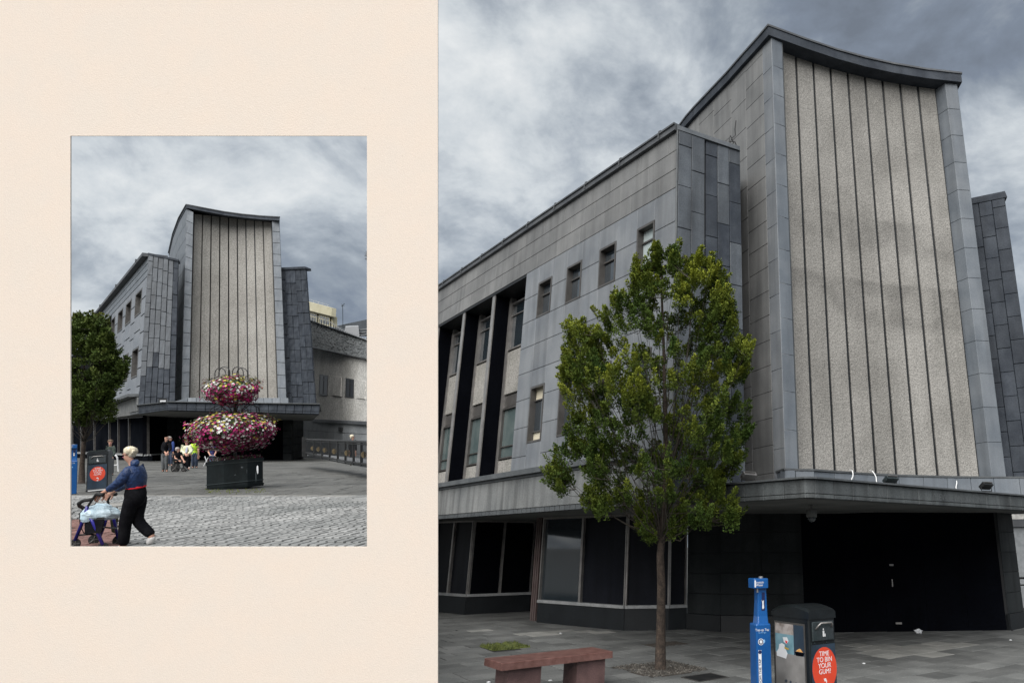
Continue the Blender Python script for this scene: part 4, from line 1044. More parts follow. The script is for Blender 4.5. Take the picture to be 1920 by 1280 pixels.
while b < ab(160, 972)[1]:
    a = -1.02 * b + rr.random() * .2
    while a < -.5 * b:
        x, y = proj(gp(a, b))
        if 118 < x < 215 and is_brick(x, y):
            p = [gp(a + .01, b + .01), gp(a + .21, b + .01), gp(a + .21, b + .10), gp(a + .01, b + .10)]
            brk.hexa([q - N2 * .02 for q in p], [q + N2 * .004 for q in p])
        a += .22
    b += .11
tag(brk.build('brick_paving', 'brick_red', sq), kind='stuff')
b = BK + .05; fp_ = MB(); k_ = 0
while b < 130:
    dp = .42 if b < 24 else .6 if b < 40 else 1.2
    if b < BK0 + .9 and k_ < 2: dp = .3; m_k = True
    else: m_k = False
    a = -1.0 * b + rr.random() * dp * 1.5
    while a < -.46 * b:
        w_ = dp * rr.uniform(1.2, 2.0); g = .012 * (1 if b < 24 else 1.5); h = rr.uniform(-.006, .006) if b < 60 else 0
        q4 = [gp(a + g, b + g), gp(a + w_ - g, b + g), gp(a + w_ - g, b + dp - g), gp(a + g, b + dp - g)]
        (sp if m_k else fp_).hexa([q - N2 * .02 for q in q4], [q + N2 * (h + .005) for q in q4]); a += w_
    b += dp; k_ += 1
tag(fp_.build('flag_paving', 'paving_far', sq), kind='stuff'); tag(sp.build('kerb_paving', 'sett_pale', sq), kind='stuff')
# small ring of setts at the right edge and a round cover at left
def ring(px, py, r0, n, nm, m, w_=.12, nr=3):
    c = ab(px, py); mb = MB()
    for k in range(nr):
        ra = r0 + k * (w_ + .03)
        for i in range(n):
            t0, t1 = 2 * math.pi * i / n + .01, 2 * math.pi * (i + 1) / n - .01
            pp = [gp(c[0] + math.cos(t) * q, c[1] + math.sin(t) * q, .012) for t, q in ((t0, ra), (t1, ra), (t1, ra + w_), (t0, ra + w_))]
            mb.hexa([q - N2 * .03 for q in pp], [q + N2 * .012 for q in pp])
    pp = [gp(c[0] + math.cos(t * .3927) * (r0 - .03), c[1] + math.sin(t * .3927) * (r0 - .03), .012) for t in range(16)]
    mb.hexa([q - N2 * .03 for q in pp], [q + N2 * .006 for q in pp])
    tag(mb.build(nm, m, sq), kind='stuff')
ring(700, 934, .55, 22, 'sett_ring', 'sett', .16, 4); ring(208, 947, .32, 18, 'sett_ring', 'sett_pale', .1, 3)

# walls there are plumb: a point's depth z is given at eye level and follows the wall up
Q0 = Q
def Q(px, py, z): return Q0(px, py, z * ray(px, 835).y / ray(px, py).y)
# ---- the same store seen from the front
B2 = root('department_store', Q(430, 862, 71), 'grey granite store seen head-on through the board opening, behind the flower planter', 'building')
def FQ(bl, br, tr_, tl): return Face(Q(*bl), Q(*br), Q(*tr_), Q(*tl))
def backing(bl, br, tr_, tl, depth, name='wall_core', par=None, inset=.0):
    p0 = [Q(x, y, z + .12) for x, y, z in (bl, br, tr_, tl)]; p1 = [Q(x, y, z + depth) for x, y, z in (bl, br, tr_, tl)]
    mb = MB(); mb.hexa(p1, p0); return mb.build(name, 'joint', par or B2)
GP = .024
FW2 = FQ((133, 785, 108), (262, 752, 62), (279, 475, 62), (133, 651, 108))      # first floor and parapet of the wing
def grid_cols(F, pxs, py):
    return [F.uv(px, py)[0] for px in pxs]
backing((133, 785, 111), (261.2, 752, 64), (278.2, 476, 64), (133, 652, 111), 7)
cu_ = [0] + sorted(grid_cols(FW2, [140, 148, 156, 164, 172, 180, 188, 196, 203, 210.5, 217.5, 223, 231.5, 237, 246.5, 254, 265], 580)) + [1]
top_v = FW2.uv(272, 523)[1]
nwin = {len(cu_) - 3: 1, len(cu_) - 5: 1, len(cu_) - 7: 1, len(cu_) - 9: 1}
rv = [0, .10, .22, .34, .46, .58, .70, top_v]
wt0, wt1 = FW2.uv(260, 590)[1], FW2.uv(259, 549)[1]; wl0, wl1 = FW2.uv(251, 708)[1], FW2.uv(251, 656)[1]
for i in range(len(cu_) - 1):
    a, b = cu_[i], cu_[i + 1]
    if nwin.get(i):
        for v0, v1 in ((wt0, wt1), (wl0, wl1)): window(FW2, a, b, v0, v1, B2, depth=.35, fw=.11, bars=(.68,) if v0 == wt0 else (.2, .76), proud=.06, panes='bay_board', kinds=(('pale_reflection', 'pale_reflection') if v0 == wt0 and i > len(cu_) - 5 else None))  # rightmost upper window again has the sky reflection as pane colour
        segs = [(0, wl0), (wl1, (wl1 + wt0) / 2), ((wl1 + wt0) / 2, wt0), (wt1, top_v)]
    else: segs = list(zip(rv[:-1], rv[1:]))
    for v0, v1 in segs: slab(FW2, a, b, v0, v1, 'granite_slab', 'granite_blue2', B2, -.3, .03, .05)
for k in range(3):
    u = 1.0
    st_ = (.06, .1, .03)[k]
    while u > 0:
        u2 = max(0, u - (st_ if u == 1 else .085)); v0 = top_v + (.975 - top_v) * k / 3; v1 = top_v + (.975 - top_v) * (k + 1) / 3
        slab(FW2, u2, u, v0, v1, 'parapet_slab', 'granite_blue', B2, -.5, .03, .035); u = u2
mb = MB(); fbox(mb, FW2, 0, 1, .977, 1.0, -1.5, .5); mb.build('coping', 'coping', B2)
for i in range(4):
    mb = MB(); u = .38 + i * .19; fbox(mb, FW2, u, u + .002, .985, 1.006, .3, .6); mb.build('gutter_bracket', 'coping', B2)
rc = MB(); ra, rb_ = FW2.uv(193, 620)[0], FW2.uv(209, 612)[0]; fbox(rc, FW2, 0, rb_, .1, top_v - .005, .04, .07); rc.build('recessed_bay', 'board_black', B2)
FB2 = FQ((133, 799, 108), (262, 775, 62), (262, 738, 62), (133, 785, 108))
mb = MB(); fbox(mb, FB2, 0, 1.0, .86, 1.0, -.5, .9); mb.build('ledge', 'coping_light', B2)
for k in range(5): slab(FB2, k / 5, (k + 1) / 5, .1, .86, 'concrete_panel', 'concrete', B2, -.5, .2, .04)
mb = MB(); fbox(mb, FB2, 0, 1.0, 0, .1, -.5, .15); mb.build('band_trim', 'coping_light', B2)
FS2 = FQ((259, 762, 62), (328, 756, 63), (335, 487, 63), (279, 475, 62))
rr = random.Random(31)
backing((259.5, 762, 62.15), (327.5, 756, 63.15), (334.5, 487, 63.15), (279.5, 475.5, 62.15), 1.2)
backing((538.5, 756, 68.3), (591.5, 756, 67.3), (573.7, 505, 67.3), (525, 507, 68.3), 2)
def slate2(F, n, hs, seed, name='slate_slab', ms=('slate_mid',), dark_last=False):
    q = random.Random(seed)
    for k in range(n):
        v = 0; first = q.uniform(.3, 1)
        while v < .999:
            v1 = min(1, v + hs * first); first = 1
            if 1 - v1 < .3 * hs: v1 = 1
            slab(F, k / n, (k + 1) / n, v, v1, name, 'slate' if v < .16 + .06 * (k % 3) or (dark_last and k == n - 1) else q.choice(ms), B2, -.12, .05 + q.uniform(-.03, .05), GP * .9); v = v1
slate2(FS2, 6, .095, 2, dark_last=True)
F3 = FQ((538, 756, 68.2), (592, 756, 67.2), (574, 505, 67.2), (524.5, 507, 68.2)); slate2(F3, 5, .085, 6, ms=('slate', 'slate'))
mb = MB(); fbox(mb, F3, -.1, 1.02, 1.0, 1.018, -.6, .2); fbox(mb, FS2, -.01, 1, .985, 1.0, -.6, .14); mb.build('coping', 'slate', B2)
# flank (curved), pillars, panels
fl_ = [((309, 768), (317, 480), 81), ((319, 763), (324.7, 445), 74), ((330, 757), (335.6, 415), 68.6), ((340, 750), (349.7, 391), 64.2)]
for i in range(3):
    (b0_, t0_, z0_), (b1_, t1_, z1_) = fl_[i], fl_[i + 1]
    Ff = FQ((*b0_, z0_), (*b1_, z1_), (*t1_, z1_), (*t0_, z0_)); n = (8, 12, 12)[i]
    backing((*b0_, z0_ + 1), (*b1_, z1_ + .6), (*t1_, z1_ + .6), (*t0_, z0_ + 1), 2.6)
    for c in range(2):
        for k in range(n): slab(Ff, c / 2, (c + 1) / 2, k / n, (k + 1) / n, 'flank_slab', 'granite_blue', B2, -.12, 0, GP)
Fp1 = FQ((340, 750, 64.2), (354.5, 748, 64.5), (363, 398, 64.5), (349.7, 391, 64.2))
Fp2 = FQ((521, 751, 67), (537.5, 752, 67.3), (524, 414, 67.3), (509.5, 413, 67))
for Ff in (Fp1, Fp2):
    for k in range(15): slab(Ff, 0, 1, k / 15, (k + 1) / 15, 'pillar_slab', 'granite_blue', B2, -.3, 0, GP)
bx0, bx1, tx0, tx1 = 355.5, 520.5, 364, 509
def pp2(t, top, dz=0.0):
    z = 64.6 + 2.6 * t + 1.0 * 4 * t * (1 - t) + dz
    if top: return (tx0 + (tx1 - tx0) * t, 401 + 16 * t - 0, z)
    return (bx0 + (bx1 - bx0) * t, 747 + 2 * t, z)
for k in range(9):
    a, b = (k + .065) / 9, (k + .935) / 9
    slab(FQ(pp2(a, 0, .8), pp2(b, 0, .8), pp2(b, 1, .8), pp2(a, 1, .8)), 0, 1, 0, 1, 'aggregate_panel', 'aggregate_far', B2, -.3, 0, 0)
for k in range(6):
    a, b = k / 6, (k + 1) / 6; mb = MB(); fbox(mb, FQ(pp2(a, 0, 1.2), pp2(b, 0, 1.2), pp2(b, 1, 1.2), pp2(a, 1, 1.2)), 0, 1, 0, 1, -1, 0); mb.build('tower_wall', 'joint', B2)
# roof slab: swept edge
def rp(t): return (350 + 174 * t, 0, 0)
rpts = [(349.3, 384.5, 64), (385, 391.5, 65), (420, 398, 65.9), (455, 402.7, 66.6), (490, 406, 66.8), (524.5, 408, 66.8)]
mb = MB(); fr_t = [Q(*p) for p in rpts]; fr_b = [Q(x, y + 5.2, z) for x, y, z in rpts]
bk = [Q(524, 425, 80), Q(400, 440, 85), Q(316.5, 474, 81), Q(324, 439, 73.8), Q(335, 409.5, 68.4)]
mb.hexa([p - UP2 * .35 for p in fr_b[:0]] + fr_b + [p - UP2 * .4 for p in bk], fr_t + bk); mb.build('roof_slab', 'slate', B2)
mb = MB(); mb.tube([Q(316, 474, 81), Q(324, 438.5, 73.6), Q(335, 409, 68.2)] + [p + UP2 * .04 for p in fr_t], .09, 5); mb.build('roof_capping', 'coping', B2)
backing((341, 752, 67.3), (537, 753, 68.3), (523.5, 415, 68.3), (350.5, 392, 67.3), 3, 'tower_core')
# canopy 2
can = [((260, 776, 62), (260, 759, 62)), ((314, 768.5, 58), (314, 753.5, 58)), ((598, 776, 63), (600, 757.5, 63))]
for (A_, B_), n in zip(zip(can[:-1], can[1:]), (4, 17)):
    Ff = FQ(A_[0], B_[0], B_[1], A_[1])
    for k in range(n):
        slab(Ff, k / n, (k + 1) / n, 0, .22, 'fascia_block', 'slate', B2, -.5, .02, GP * .6); slab(Ff, k / n, (k + 1) / n, .22, .94, 'fascia_block', 'slate', B2, -.5, .02, GP * .6)
    mb = MB(); fbox(mb, Ff, 0, 1, .94, 1.02, -3, .25); mb.build('canopy_capping', 'coping_light', B2)
mb = MB()
lo = [Q(260, 776.5, 62.4), Q(314, 769, 58.5), Q(598, 776.5, 63.4), Q(585, 789, 71), Q(300, 783, 71)]
mb.hexa(lo, [p + UP2 * .5 for p in lo]); mb.build('canopy_slab', 'soffit', B2)
Fu = FQ((352, 759, 63.4), (541, 759, 65.4), (540.5, 745.5, 65.4), (352, 745, 63.4))
for k in range(12): slab(Fu, k / 12, (k + 1) / 12, 0, 1, 'upstand_block', 'granite_blue', B2, -.3, 0, GP * .6)
slab(FQ((326, 759, 62.6), (352, 759, 63.4), (352, 745, 63.4), (326, 752, 62.6)), 0, 1, 0, 1, 'upstand_block', 'granite_blue', B2, -.3, 0, GP)
# ground floor 2
def wall2(bl, br, tr_, tl, name, m, nu=1, nv=1, d=0.0, g=GP): 
    Ff = FQ(bl, br, tr_, tl)
    for i in range(nu):
        for j in range(nv): slab(Ff, i / nu, (i + 1) / nu, j / nv, (j + 1) / nv, name, m, B2, -.4, d, g)
    return Ff
backing((276, 866, 71.6), (569, 860, 76.5), (569, 781, 76.5), (276, 777, 71.6), 3)
wall2((350, 863, 71), (531, 862.5, 71), (531, 778, 71), (350, 778, 71), 'entrance_hoarding', 'board_black', 5, 1, 0, .02)
wall2((530, 863.5, 69.5), (547, 863, 69.5), (546, 780, 69.5), (530, 780, 69.5), 'pier_slab', 'dark_stone', 1, 6)
wall2((547, 862, 70), (569, 856, 76), (569, 781, 76), (546, 780, 70), 'pier_slab', 'dark_stone', 2, 6)
wall2((313, 866, 69), (350, 864, 70.5), (350, 778, 70.5), (313, 777, 69), 'pier_slab', 'dark_stone', 2, 6)
Fs2 = FQ((276, 870, 66), (313, 867, 69), (313, 777, 69), (276, 777, 66))
slab(Fs2, 0, 1, 0, .16, 'stall_riser', 'far_board', B2, -.4, .05, 0); slab(Fs2, 0, 1, .18, 1, 'pier_slab', 'board_black', B2, -.4, 0, 0)
Fs3 = FQ((100, 860, 92), (276, 870, 66), (276, 779, 66), (100, 792, 92))
slab(Fs3, 0, 1, 0, .17, 'stall_riser', 'far_board', B2, -.4, .05, 0)
mb = MB(); fbox(mb, Fs3, 0, 1, .17, .20, -.3, .2); fbox(mb, Fs2, 0, 1, .17, .195, -.3, .1); mb.build('window_sill', 'sill_metal', B2)
for a_px, b_px in ((134, 151), (151, 176), (176, 204), (204, 221), (221, 241), (241, 276)):
    ua, ub2 = Fs3.uv(a_px, 820)[0], Fs3.uv(b_px, 820)[0]
    window(Fs3, ua, ub2, .20, .99, B2, depth=.15, fw=.08, bars=(), panes='far_board', fm='steel_dark')
wall2((60, 872, 95), (134, 868, 93), (134, 790, 93), (60, 790, 95), 'pier_slab', 'board_black', 1, 1)
mb = MB(); so = [Q(100, 797, 95), Q(262, 776, 62.5), Q(350, 777, 71.5), Q(340, 783, 78), Q(120, 800, 110)]
mb.hexa(so, [p + UP2 * .3 for p in so]); mb.build('wing_soffit', 'soffit', B2)
# floodlight and lights
for (x, y, z, lab) in ((499, 752, 66, 'small black floodlight with white lens on the far canopy right of flowers'), (305, 752, 58, 'little pale lamp on the far canopy near its left corner')):
    rt = root('floodlight', frame2(Q(x, y + 2, z)), lab, 'floodlight', 'floodlights on the canopy')
    mb = MB(); mb.box((0, 0, .18), (.28, .12, .15)); mb.build('lamp_housing', 'iron', rt, False); mb = MB(); mb.box((.02, -.13, .10), (.2, .02, .07)); mb.build('lens', 'white_print', rt, False)

# ---- building to the right of the tower
B3 = root('side_building', Q(640, 865, 80), 'pale rendered building with slate-hung roof and small windows, right of head-on store', 'building')
FR3 = FQ((570, 785, 88), (700, 791, 66), (700, 675, 66), (578, 645, 88))
nu = 6; us_ = [0, .12, .30, .48, .63, .78, 1.0]
for i in range(6):
    for v0, v1 in ((0, .34), (.34, 1.0)): slab(FR3, us_[i], us_[i + 1], v0, v1, 'render_panel', 'render_wall', B3, -.5, 0, .02)
for (x0, y0, x1, y1, blind) in ((598, 740, 615.5, 704, 0), (648, 744, 664, 711, 0), (624.5, 741, 641, 707, 1), (670, 746, 686, 715, 1)):
    u0, v0 = FR3.uv(x0, y0); u1, v1 = FR3.uv(x1, y1)
    if blind: slab(FR3, u0, u1, min(v0, v1), max(v0, v1), 'blind_panel', 'render_wall', B3, -.2, .08, 0)
    else:
        window(FR3, u0, u1, min(v0, v1), max(v0, v1), B3, depth=-.03, fw=.2, bars=(.75,), vbars=(.5,), proud=.05, fm='iron', panes='bay_board')
mb = MB(); F_ = FQ((570, 789, 87.5), (700, 796, 65.6), (700, 790, 65.6), (570, 784.5, 87.5)); fbox(mb, F_, 0, 1, 0, 1, -.3, .5); mb.build('string_course', 'coping', B3)
backing((560, 862, 88.5), (700, 872, 67), (700, 796, 67), (560, 788, 88.5), 1, 'wall_core', B3)
backing((570, 785, 89.5), (700, 791, 67.5), (700, 675, 67.5), (578, 645, 89.5), 1, 'wall_core', B3)
FL3 = FQ((560, 862, 87), (700, 872, 65.5), (700, 796, 65.5), (560, 788, 87))
for i in range(9):
    for j in range(4): slab(FL3, i / 9, (i + 1) / 9, j / 4, (j + 1) / 4, 'wall_block', 'grey_block', B3, -.4, 0, .03)
mb = MB(); u0, v0 = FL3.uv(637, 808); u1, v1 = FL3.uv(643, 801); fbox(mb, FL3, u0, u1, v0, v1, 0, .15); mb.build('vent', 'iron', B3)
FT3 = FQ((575, 648, 88), (700, 677, 66), (700, 643, 70), (572, 598, 92))
mb = MB(); q = random.Random(4); nr, nc = 14, 46
for j in range(nr):
    for i in range(nc):
        u0 = (i + (.5 if j % 2 else 0)) / nc
        if u0 >= 1: continue
        fbox(mb, FT3, u0 + .0012, min(1, u0 + 1 / nc) - .0012, j / nr, (j + 1) / nr - .004, -.2, .05 + q.random() * .10)
mb.build('slate_shingles', 'shingle', B3, kind='stuff')
mb = MB(); fbox(mb, FT3, 0, 1, -.04, 0, -.3, .5); mb.build('gutter', 'iron', B3)
mb = MB(); fbox(mb, FT3, 0, 1, 1.0, 1.03, -.3, .4); mb.build('ridge_capping', 'coping_light', B3)
# roof railing
mb = MB()
rpx = [(580, 588), (603, 596), (620, 604), (640, 618), (660, 626), (690, 637)]
for i in range(len(rpx) - 1): mb.tube([Q(*rpx[i], 75), Q(*rpx[i + 1], 75)], .05, 4)
for i in range(26):
    f = i / 25; x = 581 + f * 110; y = 600 + f * 41; mb.tube([Q(x, y, 76), Q(x + .5, y - 7 - 2 * math.sin(f * 7), 75.5)], .04, 4)
mb.build('roof_railing', 'fence_pale', B3)
B4 = root('tower_block', Q(600, 600, 120), 'cream rooftop storey with ribbon windows rising behind the slate-hung roof', 'building')
Fc = FQ((566, 578.5, 118), (621, 592.5, 112), (622, 577, 112), (566, 562, 118)); slab(Fc, 0, 1, 0, 1, 'parapet', 'cream_wall', B4, -.8, 0, 0)
Fd_ = FQ((566, 600, 119), (617, 612, 113), (617, 592, 113), (566, 578.5, 119)); slab(Fd_, 0, 1, 0, 1, 'wall', 'cream_wall', B4, -1.4, -.6, 0)
for a, b in ((578, 590.5), (596, 615)):
    u0, u1 = Fd_.uv(a, 595)[0], Fd_.uv(b, 598)[0]; window(Fd_, u0, u1, .02, .86, B4, depth=.3, fw=.22, bars=(.6,), vbars=(.33, .66), fm='cream_wall', proud=-.3)
mb = MB(); fbox(mb, Fc, 0, 1, -.07, .0, -1, -.1); mb.build('soffit_strip', 'cream_dark', B4)
mb = MB()
for i in range(4): mb.tube([Q(588 + i * 9, 568 + i * 2.4, 116), Q(588 + i * 9, 564 + i * 2.4, 116)], .05, 4)
mb.tube([Q(579, 561, 116), Q(617, 572, 116)], .04, 4); mb.build('roof_railing', 'fence_pale', B4)
B5 = root('far_roof', Q(665, 625, 110), 'dark metal roof with pale plant housing at the right edge behind side building', 'building')
mb = MB(); F_ = FQ((622, 618, 125), (705, 628, 98), (705, 595, 98), (628, 611.5, 125)); fbox(mb, F_, 0, 1, 0, 1, -6, 0); mb.build('roof', 'roof_dark', B5)
for i in range(3):
    mb = MB(); F_ = FQ((668, 620 + i * 5, 96), (705, 616 + i * 5, 92), (705, 614.5 + i * 5, 92), (668, 618.5 + i * 5, 96)); fbox(mb, F_, 0, 1, 0, 1, -.5, .2); mb.build('louvre', 'fence_pale', B5)
mb = MB(); mb.hexa([Q(x, y, 94) for x, y in ((645, 625), (674, 632), (674, 632), (645, 625))][:2] + [Q(674, 630, 98), Q(645, 623, 98)], [Q(648, 613, 94), Q(672, 611, 94), Q(672, 610, 98), Q(648, 611, 98)]); mb.build('plant_housing', 'fence_pale', B5)

Q = Q0
# ---- tree, bin and post of the head-on view
def zof(px, py): return (gnd2(px, py) - CAM).dot(FW)
OUT2 = [(104, 620), (118, 604), (133, 606), (142, 601), (150, 595), (162, 600), (168, 594), (176, 604), (186, 598), (196, 608), (204, 625), (214, 645), (208, 655), (216, 665), (222, 680), (233, 690), (230, 708), (226, 722), (212, 735), (204, 750), (192, 762),
        (214, 772), (210, 790), (192, 792), (176, 786), (160, 796), (140, 790), (120, 796), (100, 780), (86, 740), (82, 690), (90, 650)]
TB2 = gnd2(153, 906); ZT2 = zof(153, 906)
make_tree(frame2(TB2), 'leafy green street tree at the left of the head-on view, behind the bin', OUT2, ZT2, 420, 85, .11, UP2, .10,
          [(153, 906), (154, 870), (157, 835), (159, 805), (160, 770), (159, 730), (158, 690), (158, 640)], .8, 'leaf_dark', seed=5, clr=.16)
PB2 = gnd2(186, 921)
litter_bin(frame2(PB2, -.12) @ Matrix.Diagonal((1.08, .9, 1.05, 1)), 'black litter bin with round red sticker standing by the tree in the head-on view', 'black litter bins', detail=False)
water_post(frame2(gnd2(133, 926), .2, 1.0), 'blue refill post half cut off at the left edge of the opening')

# ---- people
def skin_mesh(name, J, E_, m, parent, sub=1, rk=1.0):
    """J: {key: (point, radius)}; E_: chains of keys; one continuous skinned surface"""
    keys = list(J); me = bpy.data.meshes.new(name + '_src'); inv = INV[parent.name][1]; sc = inv.to_scale()[0]
    eds = []
    for ch in E_: eds += [(keys.index(a), keys.index(b)) for a, b in zip(ch[:-1], ch[1:])]
    me.from_pydata([tuple(inv @ J[k][0]) for k in keys], eds, [])
    ob = bpy.data.objects.new('src', me); COL.objects.link(ob)
    sm = ob.modifiers.new('s', 'SKIN'); sm.use_smooth_shade = True; sm.branch_smoothing = .3
    for i, k in enumerate(keys):
        rd = J[k][1]; rd = rd if isinstance(rd, tuple) else (rd, rd)
        me.skin_vertices[0].data[i].radius = (rd[0] * rk, rd[1] * rk); me.skin_vertices[0].data[i].use_root = (i == 0 or k in ('wR', 'pa'))
    ss = ob.modifiers.new('u', 'SUBSURF'); ss.levels = sub; ss.render_levels = sub
    dg = bpy.context.evaluated_depsgraph_get(); me2 = bpy.data.meshes.new_from_object(ob.evaluated_get(dg)); me2.name = name
    bpy.data.objects.remove(ob); bpy.data.meshes.remove(me)
    me2.materials.clear()
    return link(name, me2, m, parent, True)
def hand(J, E_, wrist, tip_dir, side, r0, L_, key, curl=None):
    """palm with five separate bent fingers; vectors in world space"""
    d = tip_dir.normalized(); sd = side.normalized(); dn = (curl or d.cross(sd)).normalized()
    J[key + 'palm'] = (wrist + d * L_ * .45, r0 * 1.0)
    for i, (o_, ln) in enumerate(((-.9, .40), (-.3, .47), (.3, .44), (.9, .35))):
        a, b, c = key + 'f%da' % i, key + 'f%db' % i, key + 'f%dc' % i
        k0 = wrist + d * L_ * .55 + sd * o_ * L_ * .17
        J[a] = (k0 + d * L_ * .12, r0 * .36); J[b] = (k0 + d * L_ * (.12 + ln * .55) + dn * L_ * .14, r0 * .32); J[c] = (k0 + d * L_ * (.12 + ln * .75) + dn * L_ * .34, r0 * .26)
        E_.append((key + 'palm', a, b, c))
    J[key + 't1'] = (wrist + d * L_ * .35 + sd * L_ * .28 + dn * L_ * .08, r0 * .4); J[key + 't2'] = (wrist + d * L_ * .62 + sd * L_ * .34 + dn * L_ * .22, r0 * .3)
    E_.append((key + 'palm', key + 't1', key + 't2'))
def person(label, Z, P, cloth, hair='hair_brown', group=None, face=-1, k=None, head_r=None, hairstyle='short', extra=None, seat=False, shoes='black_cloth'):
    """P: joint -> (px, py, extra depth); face: -1 looks left, +1 right, 0 towards the viewer, 2 away"""
    k = Z / FPX; base = P['base']; t = root('person', frame2(Q(base[0], base[1], Z)), label, 'person', group)
    W_ = lambda n: Q(P[n][0], P[n][1], Z + (P[n][2] if len(P[n]) > 2 else 0))
    hr = head_r or 4.2; r = lambda px: px * k * .5
    sh = P['shw'] if 'shw' in P else 7
    J = {}; E_ = []
    J['pel'] = (W_('pel'), r(sh * .72)); J['spi'] = (W_('pel').lerp(W_('che'), .5), r(sh * .78)); J['che'] = (W_('che'), r(sh * .78)); J['nek'] = (W_('nek'), r(hr * .95))
    hd = W_('hea'); J['hea'] = (hd, r(hr * 1.75)); J['hea2'] = (hd + UP2 * k * hr * .55, r(hr * 1.8)); J['jaw'] = (hd - UP2 * k * hr * .5, r(hr * 1.3))
    fd = {-1: -R2, 1: R2, 0: -F2, 2: F2}[face] if face in (-1, 0, 1, 2) else face
    sdv = fd.cross(UP2)
    J['nose'] = (hd + fd * k * hr * 1.02 - UP2 * k * hr * .05, r(hr * .28)); J['nose0'] = (hd + fd * k * hr * .7 + UP2 * k * hr * .1, r(hr * .5))
    J['earA'] = (hd + sdv * k * hr * .92, r(hr * .3)); J['earB'] = (hd - sdv * k * hr * .92, r(hr * .3)); J['chin'] = (hd + fd * k * hr * .62 - UP2 * k * hr * .85, r(hr * .55))
    E_ += [('pel', 'spi', 'che', 'nek', 'jaw', 'hea', 'hea2'), ('hea', 'nose0', 'nose'), ('hea', 'earA'), ('hea', 'earB'), ('jaw', 'chin')]
    for s_ in 'LR':
        a = ['che'] + [n + s_ for n in ('sho', 'elb', 'wri')]
        for n, q in zip(a[1:], (sh * .48, sh * .46, sh * .34)): J[n] = (W_(n), r(q))
        E_.append(tuple(a))
        wr = W_('wri' + s_); d = (wr - W_('elb' + s_)).normalized(); d = (d + Vector(P.get('hd' + s_, (0, 0, 0)))).normalized()
        hand(J, E_, wr, d, d.cross(F2) if abs(d.dot(F2)) < .9 else R2, r(sh * .34), k * hr * 2.0, s_, curl=-UP2 * .8 + d * .2)
        E_.append(('wri' + s_, s_ + 'palm'))
        b = ['pel'] + [n + s_ for n in ('hip', 'kne', 'ank', 'toe')]
        for n, q in zip(b[1:], (sh * .95, sh * .72, sh * .46, sh * .40)): J[n] = (W_(n), r(q))
        E_.append(tuple(b))
    skin_mesh('body', J, E_, 'skin', t)
    # face marks
    for s_ in (-1, 1):
        mb = MB(); mb.ell(hd + fd * k * hr * .80 + sdv * k * hr * .36 * s_ + UP2 * k * hr * .22, (k * hr * .12,) * 3, 6); mb.build('eye', 'black_cloth', t)
    mb = MB(); mb.ell(hd + fd * k * hr * .78 - UP2 * k * hr * .48, (k * hr * .22, k * hr * .2, k * hr * .08), 6); mb.build('mouth', 'petal_pink', t)
    up_m, lo_m, sk = cloth
    g = 1.75
    JT = {n: (J[n][0], J[n][1] * g) for n in ('pel', 'spi', 'che')}; JT['pel'] = (J['pel'][0], r(sh * 1.48)); JT['nek'] = (J['che'][0].lerp(J['nek'][0], .8), J['nek'][1] * 1.45)
    hm = P.get('hem', .25); JT['hem'] = (J['pel'][0] - UP2 * k * sh * hm, r(sh * 1.5)); JT['col'] = (J['che'][0].lerp(J['nek'][0], .42), J['che'][1] * 1.45)
    ET = [('spi', 'che', 'col', 'nek'), ('spi', 'pel', 'hem') if hm > 0 else ('spi', 'hem')]
    JT = {n: JT[n] for n in (('spi', 'che', 'col', 'nek', 'pel', 'hem') if hm > 0 else ('spi', 'che', 'col', 'nek', 'hem'))}
    for s_ in 'LR':
        if sk == 'short':
            JT['sho' + s_] = (J['sho' + s_][0], J['sho' + s_][1] * 1.9); JT['e' + s_] = (J['sho' + s_][0].lerp(J['elb' + s_][0], .6), J['elb' + s_][1] * 1.35); ET.append(('che', 'sho' + s_, 'e' + s_))
        else:
            for n in ('sho', 'elb'): JT[n + s_] = (J[n + s_][0], J[n + s_][1] * (2.0 if n == 'sho' else 1.55))
            JT['w' + s_] = (J['elb' + s_][0].lerp(J['wri' + s_][0], .93), J['wri' + s_][1] * 1.5); ET.append(('che', 'sho' + s_, 'elb' + s_, 'w' + s_))
    skin_mesh('jacket' if sk != 'short' else 'shirt', JT, ET, up_m, t)
    JL = {}; EL = []
    for s_ in 'LR':
        JL['w' + s_] = (J['pel'][0].lerp(J['hip' + s_][0], .45) + UP2 * k * sh * .12, r(sh * .92))
        for n, q in (('hip', 1.06), ('kne', 1.12)): JL[n + s_] = (J[n + s_][0], J[n + s_][1] * q)
        JL['a' + s_] = (J['kne' + s_][0].lerp(J['ank' + s_][0], 1.0), J['ank' + s_][1] * 1.5); EL.append(('w' + s_, 'hip' + s_, 'kne' + s_, 'a' + s_))
    skin_mesh('trousers', JL, EL, lo_m, t)
    mb = MB(); mb.lathe([(k * sh * q_, k * sh * z_) for q_, z_ in ((.12, -.98), (.36, -.85), (.55, -.60), (.66, -.25), (.68, .05), (.62, .38), (.56, .55), (.2, .6))], 16, J['pel'][0], axis=M2, sx=.95); mb.build('trouser_waist', lo_m, t, True, True)
    for s_ in 'LR':
        a, b = J['ank' + s_][0], J['toe' + s_][0]
        skin_mesh('shoe', {'a': (a.lerp(b, -.15), r(sh * .55)), 'b': (a.lerp(b, .5) - UP2 * k * .4, r(sh * .52)), 'c': (b, r(sh * .42))}, [('a', 'b', 'c')], shoes, t)
